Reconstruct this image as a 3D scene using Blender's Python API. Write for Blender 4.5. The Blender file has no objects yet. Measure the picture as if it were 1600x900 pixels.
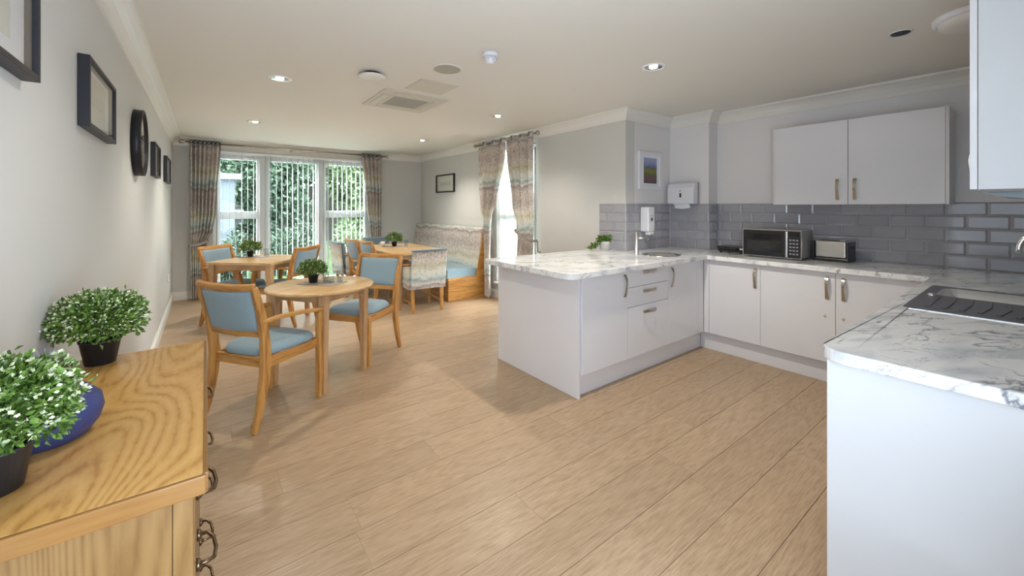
import bpy, math, random
from mathutils import Vector, Matrix
from mathutils.geometry import tessellate_polygon
R = math.radians
PI = math.pi
random.seed(7)
scn = bpy.context.scene
C = scn.collection

# ------------------------------------------------------------------ camera
cam_d = bpy.data.cameras.new('camera')
cam = bpy.data.objects.new('camera', cam_d); C.objects.link(cam)
cam.location = (0, 0, 1.371)
cam.rotation_euler = (R(90), 0, R(-37.175))
cam_d.sensor_width = 36; cam_d.lens = 631.822 / 1600 * 36
cam_d.shift_y = -(450 - 323.15) / 1600
cam_d.clip_start = 0.02
scn.camera = cam

# ------------------------------------------------------------------ world, lights, exposure
w = bpy.data.worlds.new('overcast_sky'); scn.world = w; w.use_nodes = True
bg = w.node_tree.nodes['Background']
bg.inputs[0].default_value = (0.86, 0.94, 1.0, 1)
bg.inputs[1].default_value = 17.0
scn.view_settings.view_transform = 'Standard'
scn.view_settings.look = 'None'
scn.view_settings.exposure = 0.55
scn.view_settings.gamma = 1
scn.view_settings.use_curve_mapping = False

def area(name, loc, rot, sx, sy, energy, col):
    l = bpy.data.lights.new(name, 'AREA'); l.shape = 'RECTANGLE'; l.size = sx; l.size_y = sy
    l.energy = energy; l.color = col
    o = bpy.data.objects.new(name, l); C.objects.link(o); o.location = loc; o.rotation_euler = rot
    return o
# added fill lamps in unseen wall recesses, standing in for daylight
area('fill_left', (-0.50, 0.42, 1.30), (0, R(-90), 0), 1.9, 0.8, 3.2, (0.70, 0.86, 1.0))
area('fill_near', (0.42, -0.20, 1.35), (R(106), 0, R(-6)), 1.1, 1.7, 46, (0.74, 0.86, 1.0))

DL = [(0.468, 3.652), (0.475, 5.69), (2.636, 5.736), (2.603, 3.693), (2.586, 1.715), (0.465, 1.68)]
SPOT_E = 40

# ------------------------------------------------------------------ node materials
def mat(name, col=(.8,.8,.8), rough=.5, metal=0, **k):
    m = bpy.data.materials.new(name); m.use_nodes = True
    b = m.node_tree.nodes['Principled BSDF']
    b.inputs['Base Color'].default_value = (*col, 1)
    b.inputs['Roughness'].default_value = rough
    b.inputs['Metallic'].default_value = metal
    for kk, v in k.items(): b.inputs[kk.replace('_', ' ')].default_value = v
    return m
def N(m, t, **k):
    n = m.node_tree.nodes.new(t)
    for a, v in k.items():
        if a.startswith('i_'): n.inputs[a[2:].replace('_', ' ')].default_value = v
        else: setattr(n, a, v)
    return n
def L(m, a, b): m.node_tree.links.new(a, b)
def B(m): return m.node_tree.nodes['Principled BSDF']
def ramp(m, fac, stops, interp='LINEAR'):
    r = N(m, 'ShaderNodeValToRGB'); r.color_ramp.interpolation = interp
    e = r.color_ramp.elements
    while len(e) < len(stops): e.new(0.5)
    for el, (p, c) in zip(e, stops): el.position = p; el.color = (*c, 1)
    L(m, fac, r.inputs[0]); return r.outputs[0]
def bump(m, h, s=.2, d=.01):
    b = N(m, 'ShaderNodeBump'); b.inputs['Strength'].default_value = s; b.inputs['Distance'].default_value = d
    L(m, h, b.inputs['Height']); L(m, b.outputs[0], B(m).inputs['Normal'])
def coords(m, scale=(1,1,1), rnd=0, kind='Object', rot=(0,0,0)):
    t = N(m, 'ShaderNodeTexCoord'); mp = N(m, 'ShaderNodeMapping')
    mp.inputs['Scale'].default_value = scale; mp.inputs['Rotation'].default_value = rot
    L(m, t.outputs[kind], mp.inputs['Vector'])
    if rnd:
        oi = N(m, 'ShaderNodeObjectInfo'); vm = N(m, 'ShaderNodeVectorMath', operation='SCALE')
        vm.inputs[0].default_value = (rnd, rnd*.7, rnd*.3)
        L(m, oi.outputs['Random'], vm.inputs['Scale']); L(m, vm.outputs[0], mp.inputs['Location'])
    return mp.outputs[0]
def mix(m, f, a, b, blend='MIX'):
    x = N(m, 'ShaderNodeMix', data_type='RGBA', blend_type=blend)
    for s, v in ((0, f), (6, a), (7, b)):
        if hasattr(v, 'links') or hasattr(v, 'is_linked'): L(m, v, x.inputs[s])
        else: x.inputs[s].default_value = v if not isinstance(v, tuple) else (*v, 1)
    return x.outputs[2]

def paint(name, col, rough=.6):
    m = mat(name, col, rough)
    n = N(m, 'ShaderNodeTexNoise'); n.inputs['Scale'].default_value = 180; n.inputs['Detail'].default_value = 3
    L(m, coords(m), n.inputs['Vector']); bump(m, n.outputs[0], .05, .002)
    return m
def wood(name, c0, c1, c2, axis='x', rings=9., rough=.38, rnd=9., stretch=.12, nsc=None, fine=1.1):
    """oak-like grain running along an object axis"""
    m = mat(name, c1, rough)
    sc = {'x': (stretch, 1, 1), 'y': (1, stretch, 1), 'z': (1, 1, stretch)}[axis]
    v = coords(m, sc, rnd)
    n = N(m, 'ShaderNodeTexNoise'); n.inputs['Scale'].default_value = nsc or rings*.55; n.inputs['Detail'].default_value = 2 if not nsc else 1; n.inputs['Distortion'].default_value = .4
    L(m, v, n.inputs['Vector'])
    mu = N(m, 'ShaderNodeMath', operation='MULTIPLY'); mu.inputs[1].default_value = rings; L(m, n.outputs[0], mu.inputs[0])
    fr = N(m, 'ShaderNodeMath', operation='PINGPONG'); fr.inputs[1].default_value = .5; L(m, mu.outputs[0], fr.inputs[0])
    f = N(m, 'ShaderNodeTexNoise'); f.inputs['Scale'].default_value = 90; f.inputs['Detail'].default_value = 5
    L(m, v, f.inputs['Vector'])
    a = N(m, 'ShaderNodeMath', operation='MULTIPLY_ADD'); a.inputs[1].default_value = .9
    L(m, fr.outputs[0], a.inputs[0])
    s = N(m, 'ShaderNodeMath', operation='MULTIPLY_ADD'); s.inputs[1].default_value = fine; s.inputs[2].default_value = .25-.5*fine
    L(m, f.outputs[0], s.inputs[0]); L(m, s.outputs[0], a.inputs[2])
    L(m, ramp(m, a.outputs[0], [(.1, c0), (.45, c1), (.85, c2)]), B(m).inputs['Base Color'])
    bump(m, f.outputs[0], .08, .002)
    return m

M = {}
M['wall'] = paint('greige_paint', (.625, .62, .59))
M['wallk'] = paint('grey_paint', (.79, .77, .77))
M['ceil'] = paint('ceiling_paint', (.78, .755, .69), .7)
M['white'] = paint('white_gloss_paint', (.80, .78, .73), .35)
M['upvc'] = mat('white_upvc', (.90, .91, .90), .25)
M['blind'] = mat('blind_fabric', (.58, .63, .62), .7)
M['cab'] = mat('gloss_grey_door', (.76, .755, .785), .10, Coat_Weight=.4, Coat_Roughness=.04)
M['cabm'] = mat('matt_grey_carcass', (.72, .715, .735), .30)
M['capm'] = mat('white_panel', (.66, .68, .71), .28)
M['steel'] = mat('brushed_steel', (.62, .61, .58), .26, 1)
M['bowlsteel'] = mat('bright_steel', (.86, .88, .90), .38, .75)
M['chrome'] = mat('chrome', (.85, .85, .84), .08, 1)
M['nickel'] = mat('aged_nickel', (.50, .45, .37), .25, 1)
M['dbronze'] = mat('aged_bronze', (.20, .14, .09), .32, 1)
M['bronze'] = mat('dark_bronze', (.09, .07, .055), .35, .8)
M['black'] = mat('black_plastic', (.018, .018, .02), .3)
M['blackf'] = mat('black_frame_lacquer', (.009, .009, .014), .45)
M['mirror'] = mat('mirror_silver', (.88, .9, .88), .02, 1)
M['wplastic'] = mat('white_plastic', (.80, .80, .84), .3)
M['grout'] = paint('pale_grout', (.56, .55, .54), .8)
M['paper'] = mat('off_white_paper', (.70, .69, .62), .7)
M['mountw'] = mat('white_mount', (.82, .84, .88), .6)
M['pot'] = mat('black_pot', (.022, .02, .022), .45)
M['potw'] = mat('white_pot', (.82, .81, .78), .4)
M['soil'] = mat('dark_soil', (.04, .028, .02), .9)
M['perf'] = mat('perforated_grille', (.42, .40, .34), .8)
M['beige'] = mat('beige_ceiling_fitting', (.66, .63, .55), .6)
M['grey'] = mat('grey_plastic', (.33, .33, .34), .5)
M['dark'] = mat('dark_glass', (.012, .012, .014), .06)
M['sinkgrey'] = mat('dark_grey_composite', (.085, .083, .095), .28)
M['vase'] = mat('cobalt_blue_glaze', (.030, .040, .135), .45)
M['shed'] = paint('blue_grey_boards', (.045, .06, .072), .8)
M['shedroof'] = mat('pale_fascia', (.16, .18, .19), .7)
M['fencewood'] = mat('weathered_fence', (.035, .033, .026), .9)
M['hoodglass'] = mat('blue_grey_visor', (.30, .36, .40), .12)
M['bark'] = mat('bark', (.10, .07, .045), .9)
M['card'] = mat('printed_mat', (.42, .35, .30), .5)
M['sprig'] = mat('lavender_grey_sprig', (.28, .30, .42), .8)
def leafmat(name, a, b, rough=.5):
    m = mat(name, a, rough)
    n = N(m, 'ShaderNodeTexNoise'); n.inputs['Scale'].default_value = 60; n.inputs['Detail'].default_value = 2
    L(m, coords(m), n.inputs['Vector'])
    L(m, ramp(m, n.outputs[0], [(.35, a), (.65, b)]), B(m).inputs['Base Color'])
    B(m).inputs['Subsurface Weight'].default_value = 0
    return m
M['leaf'] = leafmat('green_leaf', (.035, .085, .010), (.17, .29, .045))
M['leafp'] = leafmat('cream_tip', (.45, .55, .25), (.80, .82, .62))
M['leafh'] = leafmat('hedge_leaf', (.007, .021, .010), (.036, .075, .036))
M['leafl'] = leafmat('pale_leaf', (.022, .05, .016), (.13, .19, .08))  # paler leaf green for the right-hand plants
M['core'] = mat('dark_twigs', (.012, .025, .014), .95)  # very dark green for a foliage core
M['grass'] = leafmat('lawn', (.035, .07, .02), (.07, .12, .04))
M['patio'] = paint('pale_paving', (.42, .41, .38), .8)

# oak furniture
OAK = ((.28, .115, .025), (.50, .235, .058), (.60, .32, .095))
M['oak_x'] = wood('oak_along_x', *OAK, 'x'); M['oak_y'] = wood('oak_along_y', *OAK, 'y'); M['oak_z'] = wood('oak_along_z', *OAK, 'z')
TB = ((.50, .29, .12), (.64, .41, .19), (.70, .48, .26))
M['table'] = wood('beech_table_top', *TB, 'x', 5., .22)
M['table_leg'] = wood('beech_table_leg', (.38, .22, .10), (.52, .31, .15), (.58, .37, .19), 'z', 5., .35)
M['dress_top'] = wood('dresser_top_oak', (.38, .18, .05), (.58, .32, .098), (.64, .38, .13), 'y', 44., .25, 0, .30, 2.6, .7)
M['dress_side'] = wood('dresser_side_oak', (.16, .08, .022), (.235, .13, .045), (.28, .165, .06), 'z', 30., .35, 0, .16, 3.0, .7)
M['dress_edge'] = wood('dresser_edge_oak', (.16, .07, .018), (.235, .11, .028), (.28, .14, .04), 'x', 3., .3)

def fabric(name, a, b, rough=.9):
    m = mat(name, a, rough); m.node_tree.nodes['Principled BSDF'].inputs['Sheen Weight'].default_value = .2
    n = N(m, 'ShaderNodeTexNoise'); n.inputs['Scale'].default_value = 420; n.inputs['Detail'].default_value = 2
    L(m, coords(m), n.inputs['Vector'])
    L(m, ramp(m, n.outputs[0], [(.3, a), (.7, b)]), B(m).inputs['Base Color']); bump(m, n.outputs[0], .25, .001)
    return m
M['taupe'] = fabric('taupe_band', (.30, .26, .23), (.40, .36, .32))
M['blue'] = fabric('duck_egg_upholstery', (.20, .295, .345), (.30, .405, .46))
M['teal'] = fabric('slate_blue_upholstery', (.14, .20, .235), (.19, .26, .30))

def pattern(name, vs=1., us=1.):
    """printed landscape fabric: misty bands of reeds and hills, drawn in UV metres"""
    m = mat(name, (.6,.58,.52), .9)
    uv = coords(m, (us, vs, 1), 0, 'UV')
    sx = N(m, 'ShaderNodeSeparateXYZ'); L(m, uv, sx.inputs[0])
    nz = N(m, 'ShaderNodeTexNoise'); nz.inputs['Scale'].default_value = 3.2; nz.inputs['Detail'].default_value = 3; L(m, uv, nz.inputs['Vector'])
    wob = N(m, 'ShaderNodeMath', operation='MULTIPLY_ADD'); wob.inputs[1].default_value = .18; L(m, nz.outputs[0], wob.inputs[0]); L(m, sx.outputs[1], wob.inputs[2])
    fr = N(m, 'ShaderNodeMath', operation='MULTIPLY'); fr.inputs[1].default_value = 1/.64; L(m, wob.outputs[0], fr.inputs[0])
    fc = N(m, 'ShaderNodeMath', operation='FRACT'); L(m, fr.outputs[0], fc.inputs[0])
    base = ramp(m, fc.outputs[0], [(0, (.74,.72,.62)), (.09, (.50,.47,.30)), (.20, (.76,.70,.62)), (.42, (.55,.45,.42)), (.60, (.74,.66,.58)),
        (.69, (.16,.12,.16)), (.735, (.68,.65,.58)), (.80, (.20,.33,.36)), (.87, (.62,.72,.68)), (1, (.78,.76,.66))])
    # reeds: thin upright scribbles
    mp = N(m, 'ShaderNodeMapping'); mp.inputs['Scale'].default_value = (75, 14, 1); L(m, uv, mp.inputs['Vector'])
    n2 = N(m, 'ShaderNodeTexNoise'); n2.inputs['Scale'].default_value = 1; n2.inputs['Detail'].default_value = 3; n2.inputs['Distortion'].default_value = 2.5
    L(m, mp.outputs[0], n2.inputs['Vector'])
    r2 = ramp(m, n2.outputs[0], [(.40, (.10,.08,.10)), (.52, (1,1,1)), (1, (1,1,1))])
    zone = ramp(m, fc.outputs[0], [(.12, (0,0,0)), (.25, (1,1,1)), (.60, (1,1,1)), (.68, (0,0,0))])
    zf = N(m, 'ShaderNodeRGBToBW'); L(m, zone, zf.inputs[0])
    z2 = N(m, 'ShaderNodeMath', operation='MULTIPLY'); z2.inputs[1].default_value = .9; L(m, zf.outputs[0], z2.inputs[0])
    reed = mix(m, 1., base, r2, 'MULTIPLY')
    col = mix(m, z2.outputs[0], base, reed)
    n3 = N(m, 'ShaderNodeTexNoise'); n3.inputs['Scale'].default_value = 26; n3.inputs['Detail'].default_value = 4; L(m, uv, n3.inputs['Vector'])
    col = mix(m, .35, col, ramp(m, n3.outputs[0], [(.38, (.33,.30,.30)), (.5, (.70,.68,.60)), (.62, (.74,.62,.52))]))
    L(m, col, B(m).inputs['Base Color'])
    return m
M['curtain'] = pattern('reed_print_curtain')
M['print'] = pattern('reed_print_upholstery', 1.0, 1.0)

def floor_mat():
    m = mat('oak_vinyl_plank', (.5,.38,.25), .33)
    v = coords(m, (.16, 1, 1), 40.)
    n = N(m, 'ShaderNodeTexNoise'); n.inputs['Scale'].default_value = 5.5; n.inputs['Detail'].default_value = 3; n.inputs['Distortion'].default_value = .8; L(m, v, n.inputs['Vector'])
    mu = N(m, 'ShaderNodeMath', operation='MULTIPLY'); mu.inputs[1].default_value = 13; L(m, n.outputs[0], mu.inputs[0])
    pp = N(m, 'ShaderNodeMath', operation='PINGPONG'); pp.inputs[1].default_value = .5; L(m, mu.outputs[0], pp.inputs[0])
    v2 = coords(m, (.07, 1, 1), 40.)
    f = N(m, 'ShaderNodeTexNoise'); f.inputs['Scale'].default_value = 150; f.inputs['Detail'].default_value = 6; f.inputs['Roughness'].default_value = .6; L(m, v2, f.inputs['Vector'])
    a = N(m, 'ShaderNodeMath', operation='MULTIPLY_ADD'); a.inputs[1].default_value = .38; L(m, pp.outputs[0], a.inputs[0])
    s = N(m, 'ShaderNodeMath', operation='MULTIPLY_ADD'); s.inputs[1].default_value = 1.5; s.inputs[2].default_value = -.42; L(m, f.outputs[0], s.inputs[0]); L(m, s.outputs[0], a.inputs[2])
    c = ramp(m, a.outputs[0], [(.0, (.26,.172,.10)), (.4, (.40,.278,.172)), (.85, (.49,.36,.24))])
    oi = N(m, 'ShaderNodeObjectInfo')
    t = ramp(m, oi.outputs['Random'], [(0, (.94,.93,.91)), (.5, (1,.99,.97)), (1, (1.04,1.03,1.01))])
    L(m, mix(m, 1., c, t, 'MULTIPLY'), B(m).inputs['Base Color'])
    bump(m, f.outputs[0], .12, .002)
    return m
M['plank'] = floor_mat()
M['joint'] = mat('plank_joint', (.20, .14, .09), .8)
def marble():
    m = mat('white_marble_laminate', (.85,.85,.85), .12)
    v = coords(m, (1, 1, 1), 0, 'Object', (0, 0, R(28)))
    mp = N(m, 'ShaderNodeMapping'); mp.inputs['Scale'].default_value = (1.7, 4.2, 3); L(m, v, mp.inputs[0])
    out = None
    for sc, wdt, dark, ofs in ((1.2, .020, (.24,.26,.33), 0), (2.8, .013, (.48,.50,.57), 3), (.9, .10, (.70,.72,.77), 7)):
        mq = N(m, 'ShaderNodeMapping'); mq.inputs['Location'].default_value = (ofs, ofs, 0); L(m, mp.outputs[0], mq.inputs[0])
        n = N(m, 'ShaderNodeTexNoise'); n.inputs['Scale'].default_value = sc; n.inputs['Detail'].default_value = 7; n.inputs['Roughness'].default_value = .55; n.inputs['Distortion'].default_value = .9
        L(m, mq.outputs[0], n.inputs['Vector'])
        r = ramp(m, n.outputs[0], [(.5-wdt, (1,1,1)), (.5, dark), (.5+wdt, (1,1,1))])
        # break up the veins
        k = N(m, 'ShaderNodeTexNoise'); k.inputs['Scale'].default_value = 2.2; L(m, mq.outputs[0], k.inputs['Vector'])
        kf = ramp(m, k.outputs[0], [(.42, (0,0,0)), (.57, (1,1,1))])
        bw = N(m, 'ShaderNodeRGBToBW'); L(m, kf, bw.inputs[0])
        r = mix(m, bw.outputs[0], (1.,1.,1.), r)
        out = r if out is None else mix(m, 1., out, r, 'MULTIPLY')
    L(m, mix(m, 1., (.83,.83,.82), out, 'MULTIPLY'), B(m).inputs['Base Color'])
    return m
M['marble'] = marble()
def tile_mat():
    m = mat('grey_glazed_tile', (.2,.2,.22), .10)
    oi = N(m, 'ShaderNodeObjectInfo')
    n = N(m, 'ShaderNodeTexNoise'); n.inputs['Scale'].default_value = 14; L(m, coords(m), n.inputs['Vector'])
    c = ramp(m, oi.outputs['Random'], [(0, (.35,.345,.38)), (1, (.41,.405,.435))])
    L(m, mix(m, .15, c, ramp(m, n.outputs[0], [(.3, (.23,.23,.25)), (.7, (.35,.35,.37))])), B(m).inputs['Base Color'])
    return m
M['tile'] = tile_mat()
def glass(name, tint=(1,1,1), refl=1.0):
    m = bpy.data.materials.new(name); m.use_nodes = True; nt = m.node_tree
    nt.nodes.remove(nt.nodes['Principled BSDF'])
    t = N(m, 'ShaderNodeBsdfTransparent'); t.inputs[0].default_value = (*tint, 1)
    g = N(m, 'ShaderNodeBsdfGlossy'); g.inputs['Roughness'].default_value = .01
    lw = N(m, 'ShaderNodeLayerWeight'); lw.inputs[0].default_value = .5
    pw = N(m, 'ShaderNodeMath', operation='POWER'); pw.inputs[1].default_value = 5; L(m, lw.outputs['Facing'], pw.inputs[0])
    f = N(m, 'ShaderNodeMath', operation='MULTIPLY_ADD'); f.inputs[1].default_value = .9; f.inputs[2].default_value = .012; L(m, pw.outputs[0], f.inputs[0])
    x = N(m, 'ShaderNodeMixShader'); L(m, f.outputs[0], x.inputs[0]); L(m, t.outputs[0], x.inputs[1]); L(m, g.outputs[0], x.inputs[2])
    L(m, x.outputs[0], nt.nodes['Material Output'].inputs[0])
    return m
M['glass'] = glass('clear_glass'); M['glassg'] = glass('smoked_glass', (.72, .80, .80))
M['glassw'] = glass('drinking_glass', (.90, .93, .94))
def emis(name, col, s):
    m = mat(name, col); b = B(m); b.inputs['Emission Color'].default_value = (*col, 1); b.inputs['Emission Strength'].default_value = s; return m
M['lamp'] = emis('lamp_glow', (1., .93, .80), 6)
def art(name, stops, sc=6):
    m = mat(name, (.8,.8,.8), .6); v = coords(m, (1,1,1), 0, 'Generated')
    s = N(m, 'ShaderNodeSeparateXYZ'); L(m, v, s.inputs[0])
    n = N(m, 'ShaderNodeTexNoise'); n.inputs['Scale'].default_value = sc; n.inputs['Detail'].default_value = 6; L(m, v, n.inputs['Vector'])
    a = N(m, 'ShaderNodeMath', operation='MULTIPLY_ADD'); a.inputs[1].default_value = .35; a.inputs[2].default_value = -.175; L(m, n.outputs[0], a.inputs[0])
    b = N(m, 'ShaderNodeMath', operation='ADD'); L(m, a.outputs[0], b.inputs[0]); L(m, s.outputs[2], b.inputs[1])
    L(m, ramp(m, b.outputs[0], stops), B(m).inputs['Base Color']); return m
M['art_moor'] = art('heather_moor_print', [(0, (.06,.07,.03)), (.15, (.20,.08,.14)), (.32, (.10,.13,.04)), (.48, (.24,.22,.08)), (.62, (.12,.15,.06)), (.68, (.18,.22,.42)), (.8, (.30,.32,.52)), (1, (.36,.42,.62))], 9)
M['art_sketch'] = art('pale_pencil_sketch', [(0, (.70,.70,.62)), (.35, (.62,.63,.55)), (.45, (.45,.46,.42)), (.5, (.66,.67,.58)), (.6, (.5,.5,.47)), (.65, (.70,.70,.62)), (1, (.72,.72,.66))], 14)

# ------------------------------------------------------------------ mesh helpers
class MB:
    def __init__(s): s.v = []; s.f = []; s.uv = {}; s.sm = []
    def add(s, vs, fs, smooth=False):
        o = len(s.v); s.v += [tuple(x) for x in vs]
        for f in fs: s.f.append(tuple(i+o for i in f)); s.sm.append(smooth)
        return s
    def box(s, x0, y0, z0, x1, y1, z1):
        if x0 > x1: x0, x1 = x1, x0
        if y0 > y1: y0, y1 = y1, y0
        if z0 > z1: z0, z1 = z1, z0
        return s.add([(x0,y0,z0),(x1,y0,z0),(x1,y1,z0),(x0,y1,z0),(x0,y0,z1),(x1,y0,z1),(x1,y1,z1),(x0,y1,z1)],
              [(0,3,2,1),(4,5,6,7),(0,1,5,4),(1,2,6,5),(2,3,7,6),(3,0,4,7)])
    def prism(s, poly, z0, z1, holes=(), hz0=None):
        rings = [poly] + list(holes); tri = tessellate_polygon([[Vector((x,y,0)) for x,y in r] for r in rings])
        flat = [p for r in rings for p in r]; n = len(flat)
        fs = []
        for t in tri:
            a, b, c = [Vector((*flat[i], 0)) for i in t]
            if (b-a).cross(c-a).z < 0: t = (t[0], t[2], t[1])
            fs.append(tuple(i+n for i in t)); fs.append((t[0], t[2], t[1]))
        k = 0
        for r in rings:
            m_ = len(r); area_ = sum(r[i][0]*r[(i+1)%m_][1]-r[(i+1)%m_][0]*r[i][1] for i in range(m_))
            out = (area_ > 0) == (r is rings[0])
            for i in range(m_):
                a, b = k+i, k+(i+1)%m_
                fs.append((a, b, b+n, a+n) if out else (b, a, a+n, b+n))
            k += m_
        return s.add([(x,y,z0) for x,y in flat]+[(x,y,z1) for x,y in flat], fs)
    def lathe(s, prof, c=(0,0,0), n=32, smooth=True, axis='z', cap=True):
        vs = []
        for r, z in prof:
            for i in range(n):
                a = 2*PI*i/n; p = (r*math.cos(a), r*math.sin(a), z)
                if axis == 'x': p = (p[2], p[0], p[1])
                if axis == 'y': p = (p[1], p[2], p[0])
                vs.append((p[0]+c[0], p[1]+c[1], p[2]+c[2]))
        fs = []
        for j in range(len(prof)-1):
            for i in range(n):
                a, b = j*n+i, j*n+(i+1)%n; fs.append((a, b, b+n, a+n))
        s.add(vs, fs, smooth)
        if cap:
            o = len(s.v)-len(vs)
            for j, rev in ((0, True), (len(prof)-1, False)):
                if prof[j][0] > 1e-5:
                    f = tuple(o+j*n+i for i in range(n)); s.f.append(f[::-1] if rev else f); s.sm.append(False)
        return s
    def tube(s, pts, r, n=10, closed=False, smooth=True):
        """round tube through pts; r a number or list"""
        P = [Vector(p) for p in pts]; rr = r if isinstance(r, (list, tuple)) else [r]*len(P)
        def hf(u): return [(math.cos(2*PI*i/n)*rr[u], math.sin(2*PI*i/n)*rr[u]) for i in range(n)]
        return s._sweep(P, hf, n, closed, smooth)
    def beam(s, pts, a, b, up=(0,0,1), closed=False, smooth=False):
        """rectangular section: a = half size sideways, b = half size along up; lists allowed"""
        P = [Vector(p) for p in pts]
        aa = a if isinstance(a, (list, tuple)) else [a]*len(P); bb = b if isinstance(b, (list, tuple)) else [b]*len(P)
        return s._sweep(P, lambda u: [(-aa[u],-bb[u]),(aa[u],-bb[u]),(aa[u],bb[u]),(-aa[u],bb[u])], 4, closed, smooth, Vector(up))
    def _sweep(s, P, hf, n, closed, smooth, up=None):
        vs = []; m_ = len(P); prev = None
        for u in range(m_):
            if closed: t = P[(u+1)%m_]-P[u-1]
            else: t = P[min(u+1, m_-1)]-P[max(u-1, 0)]
            t.normalize()
            if up is not None: uu = up
            else: uu = prev if prev is not None else (Vector((0,0,1)) if abs(t.z) < .9 else Vector((1,0,0)))
            side = t.cross(uu)
            if side.length < 1e-4: side = t.orthogonal()
            side.normalize(); v2 = side.cross(t).normalized(); prev = v2
            for (a, b) in hf(u): vs.append(P[u] + side*a + v2*b)
        fs = []
        for u in range(m_ if closed else m_-1):
            for i in range(n):
                a, b = u*n+i, u*n+(i+1)%n; c, d = ((u+1)%m_)*n+(i+1)%n, ((u+1)%m_)*n+i
                fs.append((a, b, c, d))
        if not closed: fs += [tuple(range(n))[::-1], tuple(range((m_-1)*n, m_*n))]
        return s.add(vs, fs, smooth)
    def grid(s, fn, nu, nv, smooth=True, uv=None):
        o = len(s.v); vs = [fn(i/nu, j/nv) for j in range(nv+1) for i in range(nu+1)]
        fs = [(j*(nu+1)+i, j*(nu+1)+i+1, (j+1)*(nu+1)+i+1, (j+1)*(nu+1)+i) for j in range(nv) for i in range(nu)]
        s.add(vs, fs, smooth)
        if uv:
            for j in range(nv+1):
                for i in range(nu+1): s.uv[o+j*(nu+1)+i] = uv(i/nu, j/nv)
        return s
    def build(s, name, m, parent=None, bevel=0, seg=2, solid=0, sub=0, kind=None, label=None, loc=None, rot=None, uvbox=False):
        me = bpy.data.meshes.new(name); me.from_pydata(s.v, [], s.f); 
        me.polygons.foreach_set('use_smooth', s.sm)
        if s.uv or uvbox:
            ul = me.uv_layers.new(name='UVMap')
            for p in me.polygons:
                nn = p.normal
                for li in p.loop_indices:
                    vi = me.loops[li].vertex_index; co = me.vertices[vi].co
                    if uvbox:
                        u = co.y if abs(nn.x) > abs(nn.y) else co.x
                        ul.data[li].uv = (u, co.z + (co.y if abs(nn.z) > .8 else 0))
                    else: ul.data[li].uv = s.uv.get(vi, (0,0))
        for x in (m if isinstance(m, list) else [m]): me.materials.append(M[x])
        o = bpy.data.objects.new(name, me); C.objects.link(o)
        if parent: o.parent = parent
        if solid: q = o.modifiers.new('thickness', 'SOLIDIFY'); q.thickness = solid; q.offset = 0
        if bevel:
            q = o.modifiers.new('edges', 'BEVEL'); q.width = bevel; q.segments = seg; q.limit_method = 'ANGLE'; q.angle_limit = R(40); q.harden_normals = False
        if sub: q = o.modifiers.new('smooth', 'SUBSURF'); q.levels = sub; q.render_levels = sub
        if kind: o['kind'] = kind
        if label: o['label'] = label
        if loc: o.location = loc
        if rot: o.rotation_euler = rot
        return o
def thing(name, label, cat, loc=(0,0,0), rz=0, group=None, rot=None):
    o = bpy.data.objects.new(name, None); C.objects.link(o); o.empty_display_size = .1
    o.location = loc; o.rotation_euler = rot or (0, 0, rz); o['label'] = label; o['category'] = cat
    if group: o['group'] = group
    return o
def tag(o, label, cat, group=None):
    o['label'] = label; o['category'] = cat
    if group: o['group'] = group
    return o
def struct(name, loc=(0,0,0)):
    o = bpy.data.objects.new(name, None); C.objects.link(o); o.location = loc; o['kind'] = 'structure'; return o
KIDS = {}
def copy_tree(o, parent=None):
    c = o.copy(); C.objects.link(c)
    if parent: c.parent = parent
    for ch in list(o.children): copy_tree(ch, c)
    return c
def rrect(x0, y0, x1, y1, r, n=6, corners=(1,1,1,1)):
    """rounded rectangle, counter-clockwise from lower left"""
    out = []
    for k, (cx, cy, a0) in enumerate(((x0, y0, 180), (x1, y0, 270), (x1, y1, 0), (x0, y1, 90))):
        rr = r*corners[k]
        if rr < 1e-6: out.append((cx, cy)); continue
        ox = cx + (rr if cx == x0 else -rr); oy = cy + (rr if cy == y0 else -rr)
        for i in range(n+1):
            a = R(a0 + 90*i/n); out.append((ox+rr*math.cos(a), oy+rr*math.sin(a)))
    return out

# ------------------------------------------------------------------ room shell
XL, YN, YB, XR, YJ, XC, YC, XK, H = -.384, -.15, 7.666, 3.494, 2.645, 4.316, 2.187, 4.501, 2.387
T = .15
def wall_obj(name, boxes, m='wall'):
    b = MB()
    for q in boxes: b.box(*q)
    o = b.build(name, m); o['kind'] = 'structure'; return o
LO = (.0, .84, .32, 2.28)            # unseen recess added in the left wall for its fill lamp
wall_left = wall_obj('wall_left', [(XL-T, YN-T, 0, XL, LO[0], H), (XL-T, LO[1], 0, XL, YB+T, H), (XL-T, LO[0], 0, XL, LO[1], LO[2]), (XL-T, LO[0], LO[3], XL, LO[1], H)])
WB = (.09, 2.46, 0.0, 2.205)
wall_back = wall_obj('wall_back', [(XL, YB, 0, WB[0], YB+T, H), (WB[1], YB, 0, XR+T, YB+T, H), (WB[0], YB, WB[3], WB[1], YB+T, H)])
WR = (4.08, 4.985, .25, 2.22)
wall_right = wall_obj('wall_right', [(XR, YJ, 0, XR+T, WR[0], H), (XR, WR[1], 0, XR+T, YB, H), (XR, WR[0], 0, XR+T, WR[1], WR[2]), (XR, WR[0], WR[3], XR+T, WR[1], H)])
wall_jog = wall_obj('wall_alcove', [(XR+T, YJ, 0, XC+T, YJ+T, H)], 'wallk')
wall_col = wall_obj('wall_column', [(XC, YC, 0, XK+T, YJ, H)], 'wallk')
wall_k = wall_obj('wall_kitchen', [(XK, YN-T, 0, XK+T, YC, H)], 'wallk')
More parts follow.
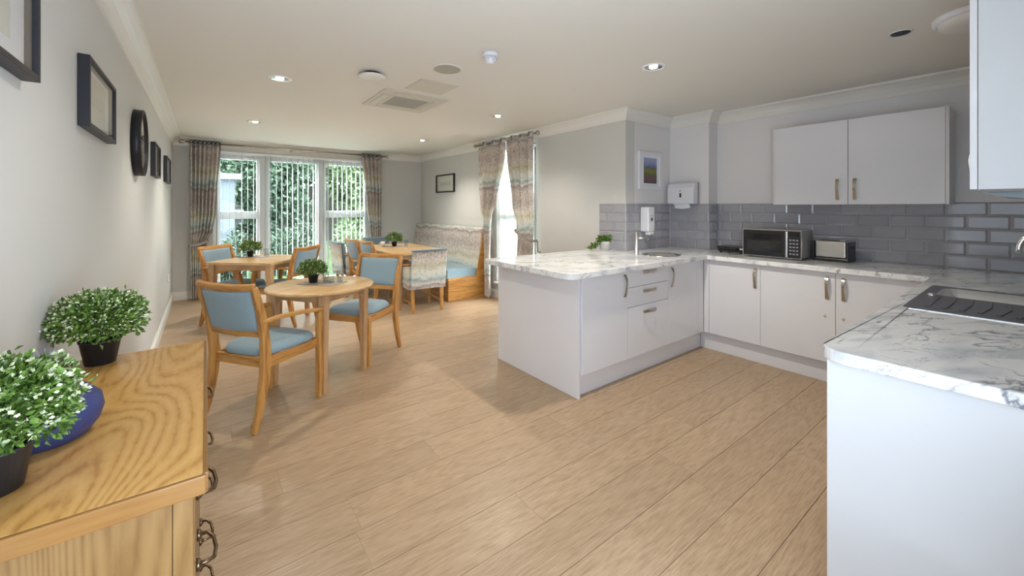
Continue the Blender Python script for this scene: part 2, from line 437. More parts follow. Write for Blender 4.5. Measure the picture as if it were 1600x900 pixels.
wall_near = wall_obj('wall_near', [(XL, YN-T, 0, -.2, YN, H), (1.4, YN-T, 0, XK, YN, H), (-.2, YN-T, 2.3, 1.4, YN, H), (-.2, YN-T, 0, 1.4, YN, .4)])
b_ = MB().box(-.19, YN-T+.005, .41, 1.39, YN-T+.03, 2.29).build('lamp_backing_near', 'wplastic'); b_['kind'] = 'structure'  # added opaque panel, keeps sky light out behind the near fill lamp
b_ = MB().box(XL-T+.005, LO[0]+.01, LO[2]+.01, XL-T+.02, LO[1]-.01, LO[3]-.01).build('lamp_backing_left', 'wplastic'); b_['kind'] = 'structure'  # added unseen panel closing the left lamp recess against the sky
ceil = MB().box(XL-T, YN-T, H, XK+T, YB+T, H+.1).build('ceiling', 'ceil'); ceil['kind'] = 'structure'
floor = MB().box(XL-T, YN-T, -.12, XK+T, YB+T, -.004).build('floor', 'joint'); floor['kind'] = 'structure'

# planks (run along x)
PW, PL_ = .222, 1.25
def plank_mesh(ln):
    b = MB().box(0, 0, -.004, ln-.0010, PW-.0024, 0)
    me = bpy.data.meshes.new('plank'); me.from_pydata(b.v, [], b.f); me.materials.append(M['plank']); return me
PM = {}
y = 1.757 - PW*9; row = 0
rp = random.Random(3)
starts = {1.757: .58}
cnt = 0
while y < YB:
    x = XL - rp.uniform(.1, 1.1)
    while x < XK:
        x0, x1 = max(x, XL-.0), min(x+PL_, XK if y < YC else (XC if y < YJ else XR))
        if x1-x0 > .04 and y+PW > YN:
            k = round(x1-x0, 3)
            if k not in PM: PM[k] = plank_mesh(k)
            o = bpy.data.objects.new('plank', PM[k]); C.objects.link(o); o.parent = floor; o.location = (x0, y, 0); cnt += 1
        x += PL_
    y += PW; row += 1

# coving: one mitred sweep round the room, split per wall run
COV = [(0, -.113), (.012, -.113), (.014, -.100), (.022, -.080), (.040, -.052), (.066, -.030), (.088, -.020), (.100, -.016), (.102, -.004), (.102, 0), (0, 0)]
BASE = [(0, .002), (.016, .002), (.016, .085), (.012, .097), (.008, .10), (.008, .118), (.004, .126), (0, .126)]
ROOM = [(XL, YN), (XL, YB), (XR, YB), (XR, YJ), (XC, YJ), (XC, YC), (XK, YC), (XK, YN)]
def run_profile(name, i, prof, z, m, e0=0, e1=0, kind=True, p0=None, p1=None):
    n = len(ROOM); a, b = Vector(ROOM[i]), Vector(ROOM[(i+1)%n]); pa, nb = Vector(ROOM[i-1]), Vector(ROOM[(i+2)%n])
    if p0: a = Vector(p0)
    if p1: b = Vector(p1)
    d = (b-a).normalized(); inn = Vector((d.y, -d.x))
    def miter(pt, prv, nxt):
        d1 = (pt-prv).normalized(); d2 = (nxt-pt).normalized(); n1 = Vector((d1.y,-d1.x)); n2 = Vector((d2.y,-d2.x)); return n1+n2
    ma = inn if p0 else miter(a, pa, b); mb_ = inn if p1 else miter(b, a, nb)
    vs = [(a.x+ma.x*o, a.y+ma.y*o, z+h) for o, h in prof] + [(b.x+mb_.x*o, b.y+mb_.y*o, z+h) for o, h in prof]
    k = len(prof); fs = [(q, (q+1)%k, (q+1)%k+k, q+k) for q in range(k)] + [tuple(range(k))[::-1], tuple(range(k, 2*k))]
    o = MB().add(vs, fs).build(name, m); o['kind'] = 'structure'; return o
for i, nm in enumerate(('trim_1', 'trim_2', 'trim_3', 'trim_4', 'trim_5', 'trim_6', 'trim_7')):
    run_profile(nm, i, COV, H, 'white')
run_profile('baseboard_left', 0, BASE, 0, 'white', p0=(XL, .9))
run_profile('baseboard_back', 1, BASE, 0, 'white', p1=(WB[0]-.02, YB))
run_profile('baseboard_corner', 1, BASE, 0, 'white', p0=(WB[1]+.02, YB))
run_profile('baseboard_right', 2, BASE, 0, 'white', p1=(XR, 3.02))

# ------------------------------------------------------------------ windows
def pane_frame(b, x0, x1, z0, z1, y0, y1, t):
    b.box(x0, y0, z0, x0+t, y1, z1).box(x1-t, y0, z0, x1, y1, z1).box(x0+t, y0, z0, x1-t, y1, z0+t).box(x0+t, y0, z1-t, x1-t, y1, z1)
win = struct('window_1')
x0, x1, z0, z1 = WB
b = MB(); pane_frame(b, x0+.002, x1-.002, z0+.002, z1-.002, YB+.02, YB+.09, .05)
b.box(.70, YB+.02, .052, .80, YB+.09, z1-.052); b.box(1.58, YB+.02, .052, 1.66, YB+.09, z1-.052)
b.build('window_frame', 'upvc', win, .004)
for (a, c, tr) in ((.142, .70, True), (1.66, 2.408, True), (.80, 1.58, False)):
    s = MB(); pane_frame(s, a+.003, c-.003, .055, z1-.055, YB+.005, YB+.10, .038)
    if tr: s.box(a+.041, YB+.005, 1.18, c-.041, YB+.10, 1.30)
    s.build('sash', 'upvc', win, .004)
    MB().box(a+.04, YB+.05, .09, c-.04, YB+.056, z1-.09).build('pane', 'glass', win)
hb = MB().box(.36, YB-.012, 1.30, .48, YB+.004, 1.318).box(.41, YB-.02, 1.28, .43, YB+.004, 1.32); hb.build('window_handle', 'chrome', win, .003)
MB().box(x0-.0, YB+.002, -.03, x1, YB+T-.002, -.0005).build('threshold', 'upvc', win)
# vertical blind
vb = thing('vertical_blind', 'white vertical blind hanging across the wide garden window behind the square table', 'blind', (0, YB-.042, 0))
MB().box(.10, -.025, 2.185, 2.44, .025, 2.225).build('headrail', 'upvc', vb, .004)
vane = MB().box(-.0009, -.034, .03, .0009, .034, 2.185)
first = None; k = 0; vx = .14
while vx < 2.42:
    if first is None:
        o = vane.build('slat', 'blind', vb); first = o
    else:
        o = first.copy(); C.objects.link(o)
    o.parent = vb; o.location = (vx, 0, 0); o.rotation_euler = (0, 0, R(1 + rp.uniform(-3, 3))); vx += .079
# boxing above window
bx = MB().box(.20, YB-.03, 2.235, 2.30, YB-.001, 2.272).box(.20, YB-.016, 2.206, 2.30, YB-.001, 2.234).build('trim_8', 'white', None, .003); bx['kind'] = 'structure'

# narrow window in the right wall
w2 = struct('window_2'); s0, s1, z0, z1 = WR
def ybox(b, y0, y1, z0, z1, xa, xb): b.box(xa, y0, z0, xb, y1, z1)
b = MB()
for (ya, yb, za, zb) in ((s0+.002, s0+.06, z0+.002, z1-.002), (s1-.06, s1-.002, z0+.002, z1-.002), (s0+.06, s1-.06, z0+.002, z0+.06), (s0+.06, s1-.06, z1-.06, z1-.002), (s0+.06, s1-.06, 1.18, 1.28)):
    b.box(XR+.07, ya, za, XR+.14, yb, zb)
b.build('window_frame', 'upvc', w2, .004)
MB().box(XR+.10, s0+.05, z0+.05, XR+.106, s1-.05, z1-.05).build('pane', 'glass', w2)
MB().box(XR-.045, s0-.03, z0-.028, XR+.068, s1+.03, z0-.001 ).build('window_sill', 'white', w2, .005)
vb2 = thing('vertical_blind', 'white vertical blind in the narrow tall window between the right-hand curtains', 'blind', (XR+.035, 0, 0))
MB().box(-.022, s0+.01, z1-.045, .022, s1-.01, z1-.006).build('headrail', 'upvc', vb2, .004)
vy = s0+.05; first = None
while vy < s1-.03:
    if first is None: o = MB().box(-.026, -.0009, z0+.02, .026, .0009, z1-.045).build('slat', 'blind', vb2); first = o
    else: o = first.copy(); C.objects.link(o)
    o.parent = vb2; o.location = (0, vy, 0); o.rotation_euler = (0, 0, R(-8+rp.uniform(-6, 6))); vy += .072

# ------------------------------------------------------------------ curtains
def interp(tab, z):
    tab = sorted(tab)
    if z <= tab[0][0]: return tab[0][1]
    for (a, va), (b_, vb_) in zip(tab, tab[1:]):
        if z <= b_:
            t = (z-a)/(b_-a); t = t*t*(3-2*t); return va+(vb_-va)*t
    return tab[-1][1]
def curtain(label, axis, wallc, lo, hi, folds, ztie=None, side=1, group=None, seed=0, z1=2.352):
    """lo, hi: tables (z, s) of its two edges; axis 'x' hangs on the back wall, 'y' on the right wall"""
    rg = random.Random(seed); ph = rg.uniform(0, 6); wid = 1.25
    root = thing('curtain', label, 'curtain', (0,0,0), 0, group)
    amp0 = .045
    def fn(u, v):
        z = .012 + (z1-.012)*v
        a, c = interp(lo, z), interp(hi, z)
        uu = u + .012*math.sin(u*17+z*2.1+ph)*(1-v)
        s = a + (c-a)*uu
        am = amp0*(1 if v > .5 else .8 + .2*v*2) * (.75+.25*math.sin(z*3+ph+u*5))
        d = am*math.sin(2*PI*folds*u + .5*math.sin(z*2+ph)*(1-v)) + .006*math.sin(u*60+z*5)*(1-v)
        if ztie: d *= 1 - .35*math.exp(-((z-ztie)/.12)**2)
        c0 = wallc-d
        return (s, c0, z) if axis == 'x' else (c0, s, z)
    b = MB(); b.grid(fn, folds*14, 60, True, lambda u, v: (u*wid + seed, v*2.35))
    o = b.build('curtain_cloth', 'curtain', root, solid=.003)
    # eyelets
    for k in range(folds*2):
        u = (k+.5)/(folds*2)
        p = fn(u, .985); q = fn(min(u+.01, 1), .985)
        t = (Vector(q)-Vector(p)).normalized(); nn = t.cross(Vector((0,0,1))).normalized()
        e = MB(); e.lathe([(.015, -.003), (.026, -.003), (.027, 0), (.026, .003), (.015, .003), (.015, -.003)], n=20, cap=False)
        eo = e.build('eyelet', 'bronze', root); eo.rotation_euler = nn.to_track_quat('Z', 'Y').to_euler()
        eo.location = (p[0], p[1], 2.316)
    return root
ctl = curtain('reed print curtain left of the wide garden window, tied in low', 'x', YB-.125,
        [(0, -.165), (.85, -.172), (2.4, -.178)], [(0, .005), (.75, .0), (.86, .02), (1.0, .085), (1.3, .125), (2.4, .187)], 7, .82, group=None, seed=1)
ctr = curtain('reed print curtain right of the wide garden window, in the far corner', 'x', YB-.125,
        [(0, 2.44), (.8, 2.44), (1.0, 2.41), (1.35, 2.37), (2.4, 2.27)], [(0, 2.63), (2.4, 2.64)], 5, .82, seed=2)
cra = curtain('reed print curtain on the right wall nearest the upholstered bench', 'y', XR-.115,
        [(0, 4.99), (1.05, 4.99), (1.25, 4.95), (1.45, 4.82), (2.1, 4.62), (2.4, 4.60)], [(0, 5.14), (1.02, 5.145), (1.12, 5.15), (1.35, 5.27), (1.7, 5.31), (2.4, 5.32)], 3, None, seed=3)
crb = curtain('reed print curtain on the right wall beside the peninsula worktop, swept into a tieback', 'y', XR-.115,
        [(0, 4.0), (2.4, 4.0)], [(0, 4.36), (.95, 4.33), (1.15, 4.36), (1.4, 4.46), (2.1, 4.57), (2.4, 4.59)], 3, .95, seed=4)
MB().beam([(XR-.065, 4.62-.64, .93), (XR-.175, 3.99, .93), (XR-.185, 4.05, .95), (XR-.185, 4.2, 1.0), (XR-.165, 4.34, 1.05), (XR-.06, 4.36, 1.06)], .002, .018).build('tieback', 'taupe', crb)
MB().beam([(-.20, YB-.055, .80), (-.185, YB-.17, .80), (-.08, YB-.18, .82), (.03, YB-.17, .86), (.04, YB-.06, .86)], .002, .018).build('tieback', 'taupe', ctl)
MB().tube([(XR-.012, 3.975, .78), (XR-.06, 3.975, .79), (XR-.065, 3.975, .93)], .006, 8).build('tieback_hook', 'bronze', crb)
def rail(label, p0, p1, brs, axis):
    t = thing('curtain_pole', label, 'curtain pole')
    MB().tube([p0, p1], .0135, 14).build('pole', 'nickel', t)
    for p in (p0, p1):
        d = (Vector(p)-Vector(p1 if p == p0 else p0)).normalized(); q = Vector(p)+d*.004
        prof = [(.014, 0), (.018, .004), (.012, .012), (.022, .022), (.030, .040), (.028, .056), (.014, .068), (.003, .072)]
        f = MB().lathe(prof, n=20); o = f.build('finial', 'nickel', t); o.location = q; o.rotation_euler = d.to_track_quat('Z', 'Y').to_euler()
    for q in brs:
        if axis == 'x': MB().box(q-.008, p0[1]+.014, 2.312, q+.008, YB-.002, 2.326).box(q-.02, YB-.031, 2.29, q+.02, YB-.0305, 2.35).build('bracket', 'nickel', t)
        else: MB().box(p0[0]+.014, q-.008, 2.312, XR-.002, q+.008, 2.326).build('bracket', 'nickel', t)
rail('slim dark curtain pole above the wide garden window', (-.235, YB-.125, 2.318), (2.70, YB-.125, 2.318), (-.21, 1.15, 2.67), 'x')
rail('short dark curtain pole above the narrow right-hand window', (XR-.115, 5.36, 2.318), (XR-.115, 3.965, 2.318), (5.345, 3.98), 'y')

# ------------------------------------------------------------------ ceiling fittings
def downlight(x, y, lab):
    t = thing('downlight', lab, 'ceiling light', (x, y, H), 0, 'recessed downlights')
    MB().lathe([(.062, -.001), (.086, -.001), (.088, -.004), (.082, -.009), (.066, -.009), (.060, -.003), (.062, -.001)], n=32, cap=False).build('rim', 'upvc', t)
    MB().lathe([(.0645, -.0065), (.042, -.003), (.02, -.002), (.0001, -.002)], n=24, cap=False).build('reflector', 'chrome', t)
    MB().lathe([(.0001, -.013), (.018, -.0125), (.028, -.009), (.030, -.003)], n=20, cap=False).build('bulb', 'lamp', t)
    l = bpy.data.lights.new('downlight_lamp', 'SPOT'); l.energy = SPOT_E * (.45 if y < 1.7 else 1.7 if y < 2 else 1.5 if y > 5 else 1); l.color = (1, .94, .84); l.spot_size = R(128); l.spot_blend = .7; l.shadow_soft_size = .04
    o = bpy.data.objects.new('downlight_lamp', l); C.objects.link(o); o.location = (x, y, H-.03)
for (x, y), lab in zip(DL, ('recessed ceiling downlight above the round table', 'recessed ceiling downlight near the left half of the garden window', 'small recessed ceiling downlight near the far corner',
        'recessed ceiling downlight near the narrow window curtains', 'recessed ceiling downlight over the kitchen floor', 'recessed ceiling downlight near the camera')):
    downlight(x, y, lab)
ac = thing('air_conditioner', 'square ceiling cassette air conditioner with a grey centre grille', 'air conditioner', (1.54, 3.745, H))
MB().prism(rrect(-.31, -.325, .31, .325, .02), -.010, -.001, holes=[rrect(-.205,-.215,.205,.215,.01)]).build('fascia', 'beige', ac, .004)
for (a, b_, c, d) in ((-.28,-.20,-.225,.20), (.225,-.20,.28,.20), (-.19,-.295,.19,-.245), (-.19,.245,.19,.295)):
    MB().box(a, b_, -.015, c, d, -.0105).build('air_flap', 'beige', ac, .003)
g = MB().box(-.20, -.21, -.009, .20, .21, -.001); g.build('centre_panel', 'beige', ac, .003)
g = MB()
for i in range(18): g.box(-.167, -.165+i*.0187, -.014, .167, -.156+i*.0187, -.0095)
g.build('grille', 'perf', ac, kind='stuff')
pn = thing('access_panel', 'flat square access panel in the ceiling beside the air conditioner', 'panel', (1.53, 3.145, H))
MB().box(-.17, -.165, -.006, .17, .165, -.001).build('panel', 'beige', pn, .002)
MB().box(-.155, -.15, -.009, .155, .15, -.0065).build('door', 'beige', pn, .001)
MB().lathe([(.008, -.012), (.008, -.0095)], (-.11, -.08, 0), 12).build('lock', 'white', pn)
sp = thing('ceiling_speaker', 'round flush beige ceiling speaker grille', 'speaker', (1.415, 2.655, H))
MB().lathe([(.108, -.001), (.110, -.004), (.104, -.008), (.098, -.008)], n=48, cap=False).build('rim', 'ceil', sp)
MB().lathe([(.099, -.006), (.0001, -.0075)], n=48, cap=False).build('grille', 'perf', sp)
ds = thing('ceiling_disc', 'white round disc fitting hanging just off the ceiling', 'ceiling fitting', (1.01, 3.085, H))
MB().lathe([(.06, -.022), (.06, -.001)], n=32).build('base', 'black', ds)
MB().lathe([(.0001, -.045), (.06, -.043), (.092, -.036), (.098, -.028), (.092, -.0225), (.0001, -.0225)], n=48, cap=False).build('cover', 'white', ds)
sd = thing('smoke_detector', 'small white smoke detector with a vented head', 'smoke detector', (1.50, 2.215, H))
MB().lathe([(.052, -.001), (.052, -.022), (.047, -.028)], n=32).build('base', 'wplastic', sd)
MB().lathe([(.030, -.0285), (.028, -.062), (.014, -.070), (.0001, -.070)], n=32, cap=False).build('head', 'wplastic', sd)
for k in range(8):
    a = 2*PI*k/8; MB().box(-.004, .031, -.055, .004, .038, -.0285).build('vent', 'wplastic', sd, rot=(0, 0, a))
MB().lathe([(.044, -.048), (.044, -.040), (.0301, -.040)], n=32, cap=False).build('collar', 'wplastic', sd)
ps = thing('motion_sensor', 'tiny slate coloured sensor set in the kitchen ceiling', 'sensor', (3.23, .51, H))
MB().lathe([(.045, -.001), (.040, -.008), (.0001, -.012)], n=24, cap=False).build('lens', 'shed', ps)
MB().lathe([(.0455, -.0005), (.055, -.0005), (.054, -.004), (.0455, -.005)], n=24, cap=False).build('rim', 'ceil', ps)
bl = thing('bulkhead_light', 'round domed ceiling fitting beside the white wall cupboard', 'ceiling light', (3.24, .20, H))
MB().lathe([(.185, -.001), (.185, -.018), (.176, -.028), (.165, -.030)], n=48, cap=False).build('rim', 'wplastic', bl)
MB().lathe([(.164, -.029), (.155, -.048), (.12, -.058), (.0001, -.062)], n=48, cap=False).build('diffuser', 'white', bl)

# ------------------------------------------------------------------ pictures and mirror
def picture_left(y0, y1, z0, z1, lab, sub='art_sketch'):
    t = thing('picture_frame', lab, 'picture', (XL+.001, (y0+y1)/2, (z0+z1)/2))
    a, c = (y1-y0)/2, (z1-z0)/2; d = .034; w_ = .016
    b = MB().box(0, -a, -c, d, -a+w_, c).box(0, a-w_, -c, d, a, c).box(0, -a+w_, -c, d, a-w_, -c+w_).box(0, -a+w_, c-w_, d, a-w_, c)
    b.build('frame', 'blackf', t, .0015)
    MB().box(.001, -a+w_, -c+w_, .008, a-w_, c-w_).build('mount', 'mountw', t)
    MB().box(.0085, -a*.72, -c*.70, .0095, a*.62, c*.72).build('print', sub, t)
    MB().box(.026, -a+w_+.0005, -c+w_+.0005, .0275, a-w_-.0005, c-w_-.0005).build('glazing', 'glass', t)
picture_left(1.02, 1.617, 1.70, 2.2, 'large black framed picture on the left wall nearest the camera, cut by the frame edge')
picture_left(2.195, 2.765, 1.678, 1.95, 'black deep box frame with a pale sketch on the left wall above the dresser plant')
picture_left(4.74, 5.28, 1.645, 1.945, 'small black framed picture just beyond the round mirror')
picture_left(6.10, 6.72, 1.66, 1.96, 'small black framed picture on the left wall nearest the garden window')
mr = thing('round_mirror', 'round wall mirror in a deep black rim on the left wall', 'mirror', (XL+.001, 3.755, 1.808))
MB().lathe([(.214, .0), (.225, .0), (.225, .050), (.216, .052), (.214, .050), (.214, .0)], n=64, axis='x', cap=False).build('rim', 'blackf', mr)
MB().lathe([(.2135, .001), (.2135, .040)], n=64, axis='x').build('glass', 'mirror', mr)
t = thing('picture_frame', 'small black framed picture on the right wall above the upholstered bench', 'picture', (XR-.001, 6.605, 1.797))
a, c, d, w_ = .345, .163, .030, .022
MB().box(-d, -a, -c, 0, -a+w_, c).box(-d, a-w_, -c, 0, a, c).box(-d, -a+w_, -c, 0, a-w_, -c+w_).box(-d, -a+w_, c-w_, 0, a-w_, c).build('frame', 'blackf', t, .0015)
MB().box(-.010, -a+w_, -c+w_, -.001, a-w_, c-w_).build('mount', 'paper', t)
MB().box(-.0115, -a*.6, -c*.6, -.0105, a*.6, c*.6).build('print', 'art_sketch', t)
MB().box(-.024, -a+w_+.0005, -c+w_+.0005, -.0225, a-w_-.0005, c-w_-.0005).build('glazing', 'glass', t)
t = thing('picture_frame', 'white framed moorland print on the alcove wall above the hand basin', 'picture', (3.905, YJ-.001, 1.768))
a, c, d, w_ = .205, .203, .025, .032
MB().box(-a, -d, -c, -a+w_, 0, c).box(a-w_, -d, -c, a, 0, c).box(-a+w_, -d, -c, a-w_, 0, -c+w_).box(-a+w_, -d, c-w_, a-w_, 0, c).build('frame', 'wplastic', t, .003)
MB().box(-a+w_, -.010, -c+w_, a-w_, -.001, c-w_).build('mount', 'mountw', t)
MB().box(-a*.55, -.0115, -c*.68, a*.62, -.0105, c*.70).build('print', 'art_moor', t)
so = thing('wall_socket', 'white electrical socket low on the left wall near the window', 'socket', (XL+.001, 6.80, .455))
MB().box(0, -.073, -.043, .009, .073, .043).build('plate', 'wplastic', so, .002)
for s in (-1, 1): MB().box(.0095, s*.035-.006, .012, .013, s*.035+.006, .028).build('switch', 'wplastic', so)

# ------------------------------------------------------------------ dresser and what stands on it
dr = thing('dresser', 'oak chest of drawers with bronze handles against the left wall', 'chest of drawers', (0, 0, 0))
DX0, DX1, DY0, DY1, DZ = XL+.004, -.004, .957, 1.90, .87
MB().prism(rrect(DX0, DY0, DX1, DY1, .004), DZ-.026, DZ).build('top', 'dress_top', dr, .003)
e = MB().beam([(DX0, DY0-.004, DZ-.018), (DX1+.005, DY0-.004, DZ-.018)], .005, .0175); e.build('front_lipping', 'dress_edge', dr, .002)
MB().beam([(DX1+.004, DY0+.001, DZ-.018), (DX1+.004, DY1, DZ-.018)], .0045, .0175).build('side_lipping', 'dress_edge', dr, .002)
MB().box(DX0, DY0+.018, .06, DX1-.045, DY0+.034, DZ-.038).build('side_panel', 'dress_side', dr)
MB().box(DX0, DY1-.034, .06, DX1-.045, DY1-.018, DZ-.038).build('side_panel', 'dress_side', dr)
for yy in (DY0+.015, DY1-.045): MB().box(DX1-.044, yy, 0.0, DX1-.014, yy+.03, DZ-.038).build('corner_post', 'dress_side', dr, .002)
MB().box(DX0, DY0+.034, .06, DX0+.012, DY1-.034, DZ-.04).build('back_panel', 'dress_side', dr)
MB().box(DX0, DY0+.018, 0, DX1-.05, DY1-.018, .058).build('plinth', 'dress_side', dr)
for k in range(5):
    zt = DZ-.045-k*.154; zb = zt-.148
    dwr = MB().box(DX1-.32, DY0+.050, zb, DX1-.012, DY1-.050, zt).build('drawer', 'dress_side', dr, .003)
    for yc in (DY0+.20, DY1-.20):
        zc = (zt+zb)/2
        h_ = MB(); h_.tube([(DX1-.010, yc-.05, zc), (DX1+.008, yc-.05, zc), (DX1+.020, yc-.035, zc-.008), (DX1+.024, yc, zc-.012), (DX1+.020, yc+.035, zc-.008), (DX1+.008, yc+.05, zc), (DX1-.010, yc+.05, zc)], .0042, 8)
        for s in (-1, 1): h_.lathe([(.013, -.0115), (.012, -.006), (.006, -.002)], (DX1, yc+s*.05, zc), 14, axis='x')
        h_.build('handle', 'dbronze', dwr)

def leaves(n, sampler, size, seed, aspect=.5):
    rg = random.Random(seed); v = []; f = []
    for i in range(n):
        p, out = sampler(rg)
        d = (Vector(out)+Vector((rg.gauss(0,.6), rg.gauss(0,.6), rg.gauss(0,.6)))).normalized()
        s = d.cross(Vector((rg.gauss(0,1), rg.gauss(0,1), rg.gauss(0,1)))).normalized()
        nn = s.cross(d); z = size*rg.uniform(.7, 1.3); p = Vector(p); o = len(v)
        v += [p, p+d*z*.5+s*z*aspect*.5+nn*z*.12, p+d*z, p+d*z*.5-s*z*aspect*.5+nn*z*.12]
        f += [(o, o+1, o+2), (o, o+2, o+3)]
    b = MB(); b.add(v, f); return b
def ball_sampler(rx, rz, zc, inner=.55, low=-.55):
    def s(rg):
        while True:
            d = Vector((rg.gauss(0,1), rg.gauss(0,1), rg.gauss(0,1))).normalized()
            if d.z > low: break
        bump_ = 1+.20*math.sin(d.x*7+rx*90)*math.sin(d.y*6+1)*math.cos(d.z*5)+.12*max(0, rg.gauss(0,.6))
        r = rg.uniform(inner, 1)**.6*bump_
        return (d.x*rx*r, d.y*rx*r, zc+d.z*rz*r), d
    return s
def potted(lab, loc, pr, ph, fr, fz, nleaf, lsize, tip=.22, seed=0, group=None, pot='pot', rz=0, cat='plant'):
    t = thing('potted_plant', lab, cat, loc, rz, group)
    MB().lathe([(.0001, .001), (pr*.74, .001), (pr*.98, ph*.93), (pr*1.03, ph*.93), (pr*1.03, ph), (pr*.93, ph), (pr*.90, ph*.86), (.0001, ph*.86)], n=36, cap=False).build('pot', pot, t)
    MB().lathe([(.0001, ph*.87), (pr*.90, ph*.87)], n=24, cap=False).build('soil', 'soil', t)
    zc = ph + fz*.42
    st = MB()
    rg = random.Random(seed+5)
    for i in range(26):
        a = rg.uniform(0, 2*PI); r = rg.uniform(0, .8)*fr; zz = zc+rg.uniform(-.2, .5)*fz
        st.tube([(math.cos(a)*pr*.4, math.sin(a)*pr*.4, ph*.86), (math.cos(a)*r*.7, math.sin(a)*r*.7, (ph+zz)/2), (math.cos(a)*r, math.sin(a)*r, zz)], .0012, 4)
    st.build('stems', 'leaf', t, kind='stuff')
    leaves(nleaf, ball_sampler(fr, fz*.58, zc, .35), lsize, seed).build('foliage', 'leaf', t, kind='stuff')
    leaves(int(nleaf*tip), ball_sampler(fr*1.03, fz*.61, zc, .80, -.3), lsize*.55, seed+1, .7).build('flowers', 'leafp', t, kind='stuff')
    return t
potted('bushy cream tipped plant in a black pot at the far end of the dresser', (-.268, 1.83, DZ+.001), .050, .078, .108, .145, 3900, .0175, .26, 1)
potted('bushy cream tipped plant in a black pot at the near end of the dresser', (-.298, 1.115, DZ+.001), .050, .080, .106, .145, 4800, .0160, .25, 2)
va = thing('vase', 'squat cobalt blue vase between the two dresser plants', 'vase', (-.272, 1.295, DZ+.001))
MB().lathe([(.0001, 0), (.060, 0), (.066, .004), (.083, .028), (.089, .052), (.085, .076), (.066, .098), (.036, .110), (.022, .114), (.020, .122), (.023, .126), (.017, .126), (.014, .116), (.0001, .112)], n=48, cap=False).build('body', 'vase', va)
sg = MB(); rg = random.Random(4)
for i in range(26):
    a = rg.uniform(0, 2*PI); r = rg.uniform(.0, .026); h_ = rg.uniform(.05, .085)
    sg.tube([(math.cos(a)*.008, math.sin(a)*.008, .114), (math.cos(a)*r*.7, math.sin(a)*r*.7, .114+h_*.6), (math.cos(a)*r, math.sin(a)*r, .114+h_)], [.001, .0035, .0008], 5)
sg.build('sprigs', 'sprig', va, kind='stuff')

# ------------------------------------------------------------------ tables
def leg_mb(x, y, h, a=.028, b_=.019, dx=0, dy=0): 
    return MB().beam([(x, y, .0), (x, y, h)], [b_, a], [b_, a], up=(0, 1, 0))
def table_round():
    t = thing('round_table', 'round beech dining table with a placemat, plant and glasses on it', 'table', (.745, 3.525, 0), R(36))
    Rr = .397
    MB().lathe([(.0001, .724), (Rr-.012, .724), (Rr-.003, .729), (Rr, .738), (Rr-.004, .747), (Rr-.012, .75), (.0001, .75)], n=96, cap=False).build('table_top', 'table', t)
    for s in (1, -1):
        MB().box(-.20, s*.210-.010, .655, .20, s*.210+.010, .7235).build('apron', 'table_leg', t, .003)
        MB().box(s*.210-.010, -.20, .655, s*.210+.010, .20, .7235).build('apron', 'table_leg', t, .003)
    for sx in (1, -1):
        for sy in (1, -1):
            leg_mb(sx*.228, sy*.228, .7235, .029, .018).build('leg', 'table_leg', t, .004)
            # curved bracket at the head of the leg
            for (ux, uy) in ((-sx, 0), (0, -sy)):
                MB().beam([(sx*.228+ux*.030, sy*.228+uy*.030, .60), (sx*.228+ux*.036, sy*.228+uy*.036, .635), (sx*.228+ux*.06, sy*.228+uy*.06, .654)], .010, .006, up=(0,0,1)).build('bracket', 'table_leg', t)
    return t
table_round()
def table_rect(name, lab, c, rz, a, b_, r, inset=.05):
    t = thing(name, lab, 'table', c, rz)
    MB().prism(rrect(-a, -b_, a, b_, r), .73, .755).build('table_top', 'table', t, .006, 3)
    A, Bq = a-inset, b_-inset
    for s in (1, -1):
        MB().box(-A+.03, s*Bq-.010, .665, A-.03, s*Bq+.010, .7295).build('apron', 'table_leg', t, .002)
        MB().box(s*A-.010, -Bq+.03, .665, s*A+.010, Bq-.03, .7295).build('apron', 'table_leg', t, .002)
    for sx in (1, -1):
        for sy in (1, -1): leg_mb(sx*A, sy*Bq, .7295, .031, .020).build('leg', 'table_leg', t, .004)
    return t
table_rect('square_table', 'square beech dining table set cornerwise by the garden window', (.55, 5.65, 0), R(-43), .39, .39, .012)
table_rect('long_table', 'long rounded corner beech table in front of the upholstered bench', (2.36, 5.84, 0), 0, .41, .76, .14, .10)

# table ware
def placemat(lab, loc, rz, a, b_):
    t = MB().prism(rrect(-a, -b_, a, b_, .01), 0, .004).build('placemat', 'card', None, .001, loc=loc, rot=(0, 0, rz)); tag(t, lab, 'placemat')
placemat('printed placemat on the round table under its plant', (.76, 3.55, .7505), R(-52), .16, .105)
placemat('printed placemat on the square table under its plant', (.50, 5.88, .7555), R(-43), .17, .11)
placemat('printed placemat on the long table under its plant', (2.36, 6.06, .7555), R(-20), .17, .11)
potted('small leafy plant in a black pot on the round table', (.70, 3.60, .7555), .040, .062, .098, .118, 1300, .022, .12, 11)
potted('small leafy plant in a black pot on the square table', (.44, 5.90, .7605), .040, .065, .105, .125, 900, .026, .12, 12)
potted('small leafy plant in a black pot on the long table', (2.335, 6.10, .7605), .042, .070, .105, .135, 800, .028, .12, 13)
def tumbler(lab, loc, r, h, group):
    t = thing('drinking_glass', lab, 'glass', loc, 0, group)
    MB().lathe([(.0001, .0), (r*.82, .0), (r, h), (r-.0018, h), (r*.82-.0018, .006), (.0001, .006)], n=28, cap=False).build('bowl', 'glassw', t)
    MB().lathe([(.0001, .0065), (r*.80-.001, .0065), (r*.86-.002, h*.35), (.0001, h*.35)], n=24, cap=False).build('base', 'glassw', t)
for (x, y, h_), lab in zip(((.79, 3.585, .085), (.815, 3.49, .085), (.875, 3.48, .10)), ('clear tumbler behind the pot on the round table', 'clear tumbler beside the pot on the round table, middle of three', 'tallest clear tumbler at the right of the round table placemat')):
    tumbler(lab, (x, y, .7555), .026, h_, 'glasses on the round table')
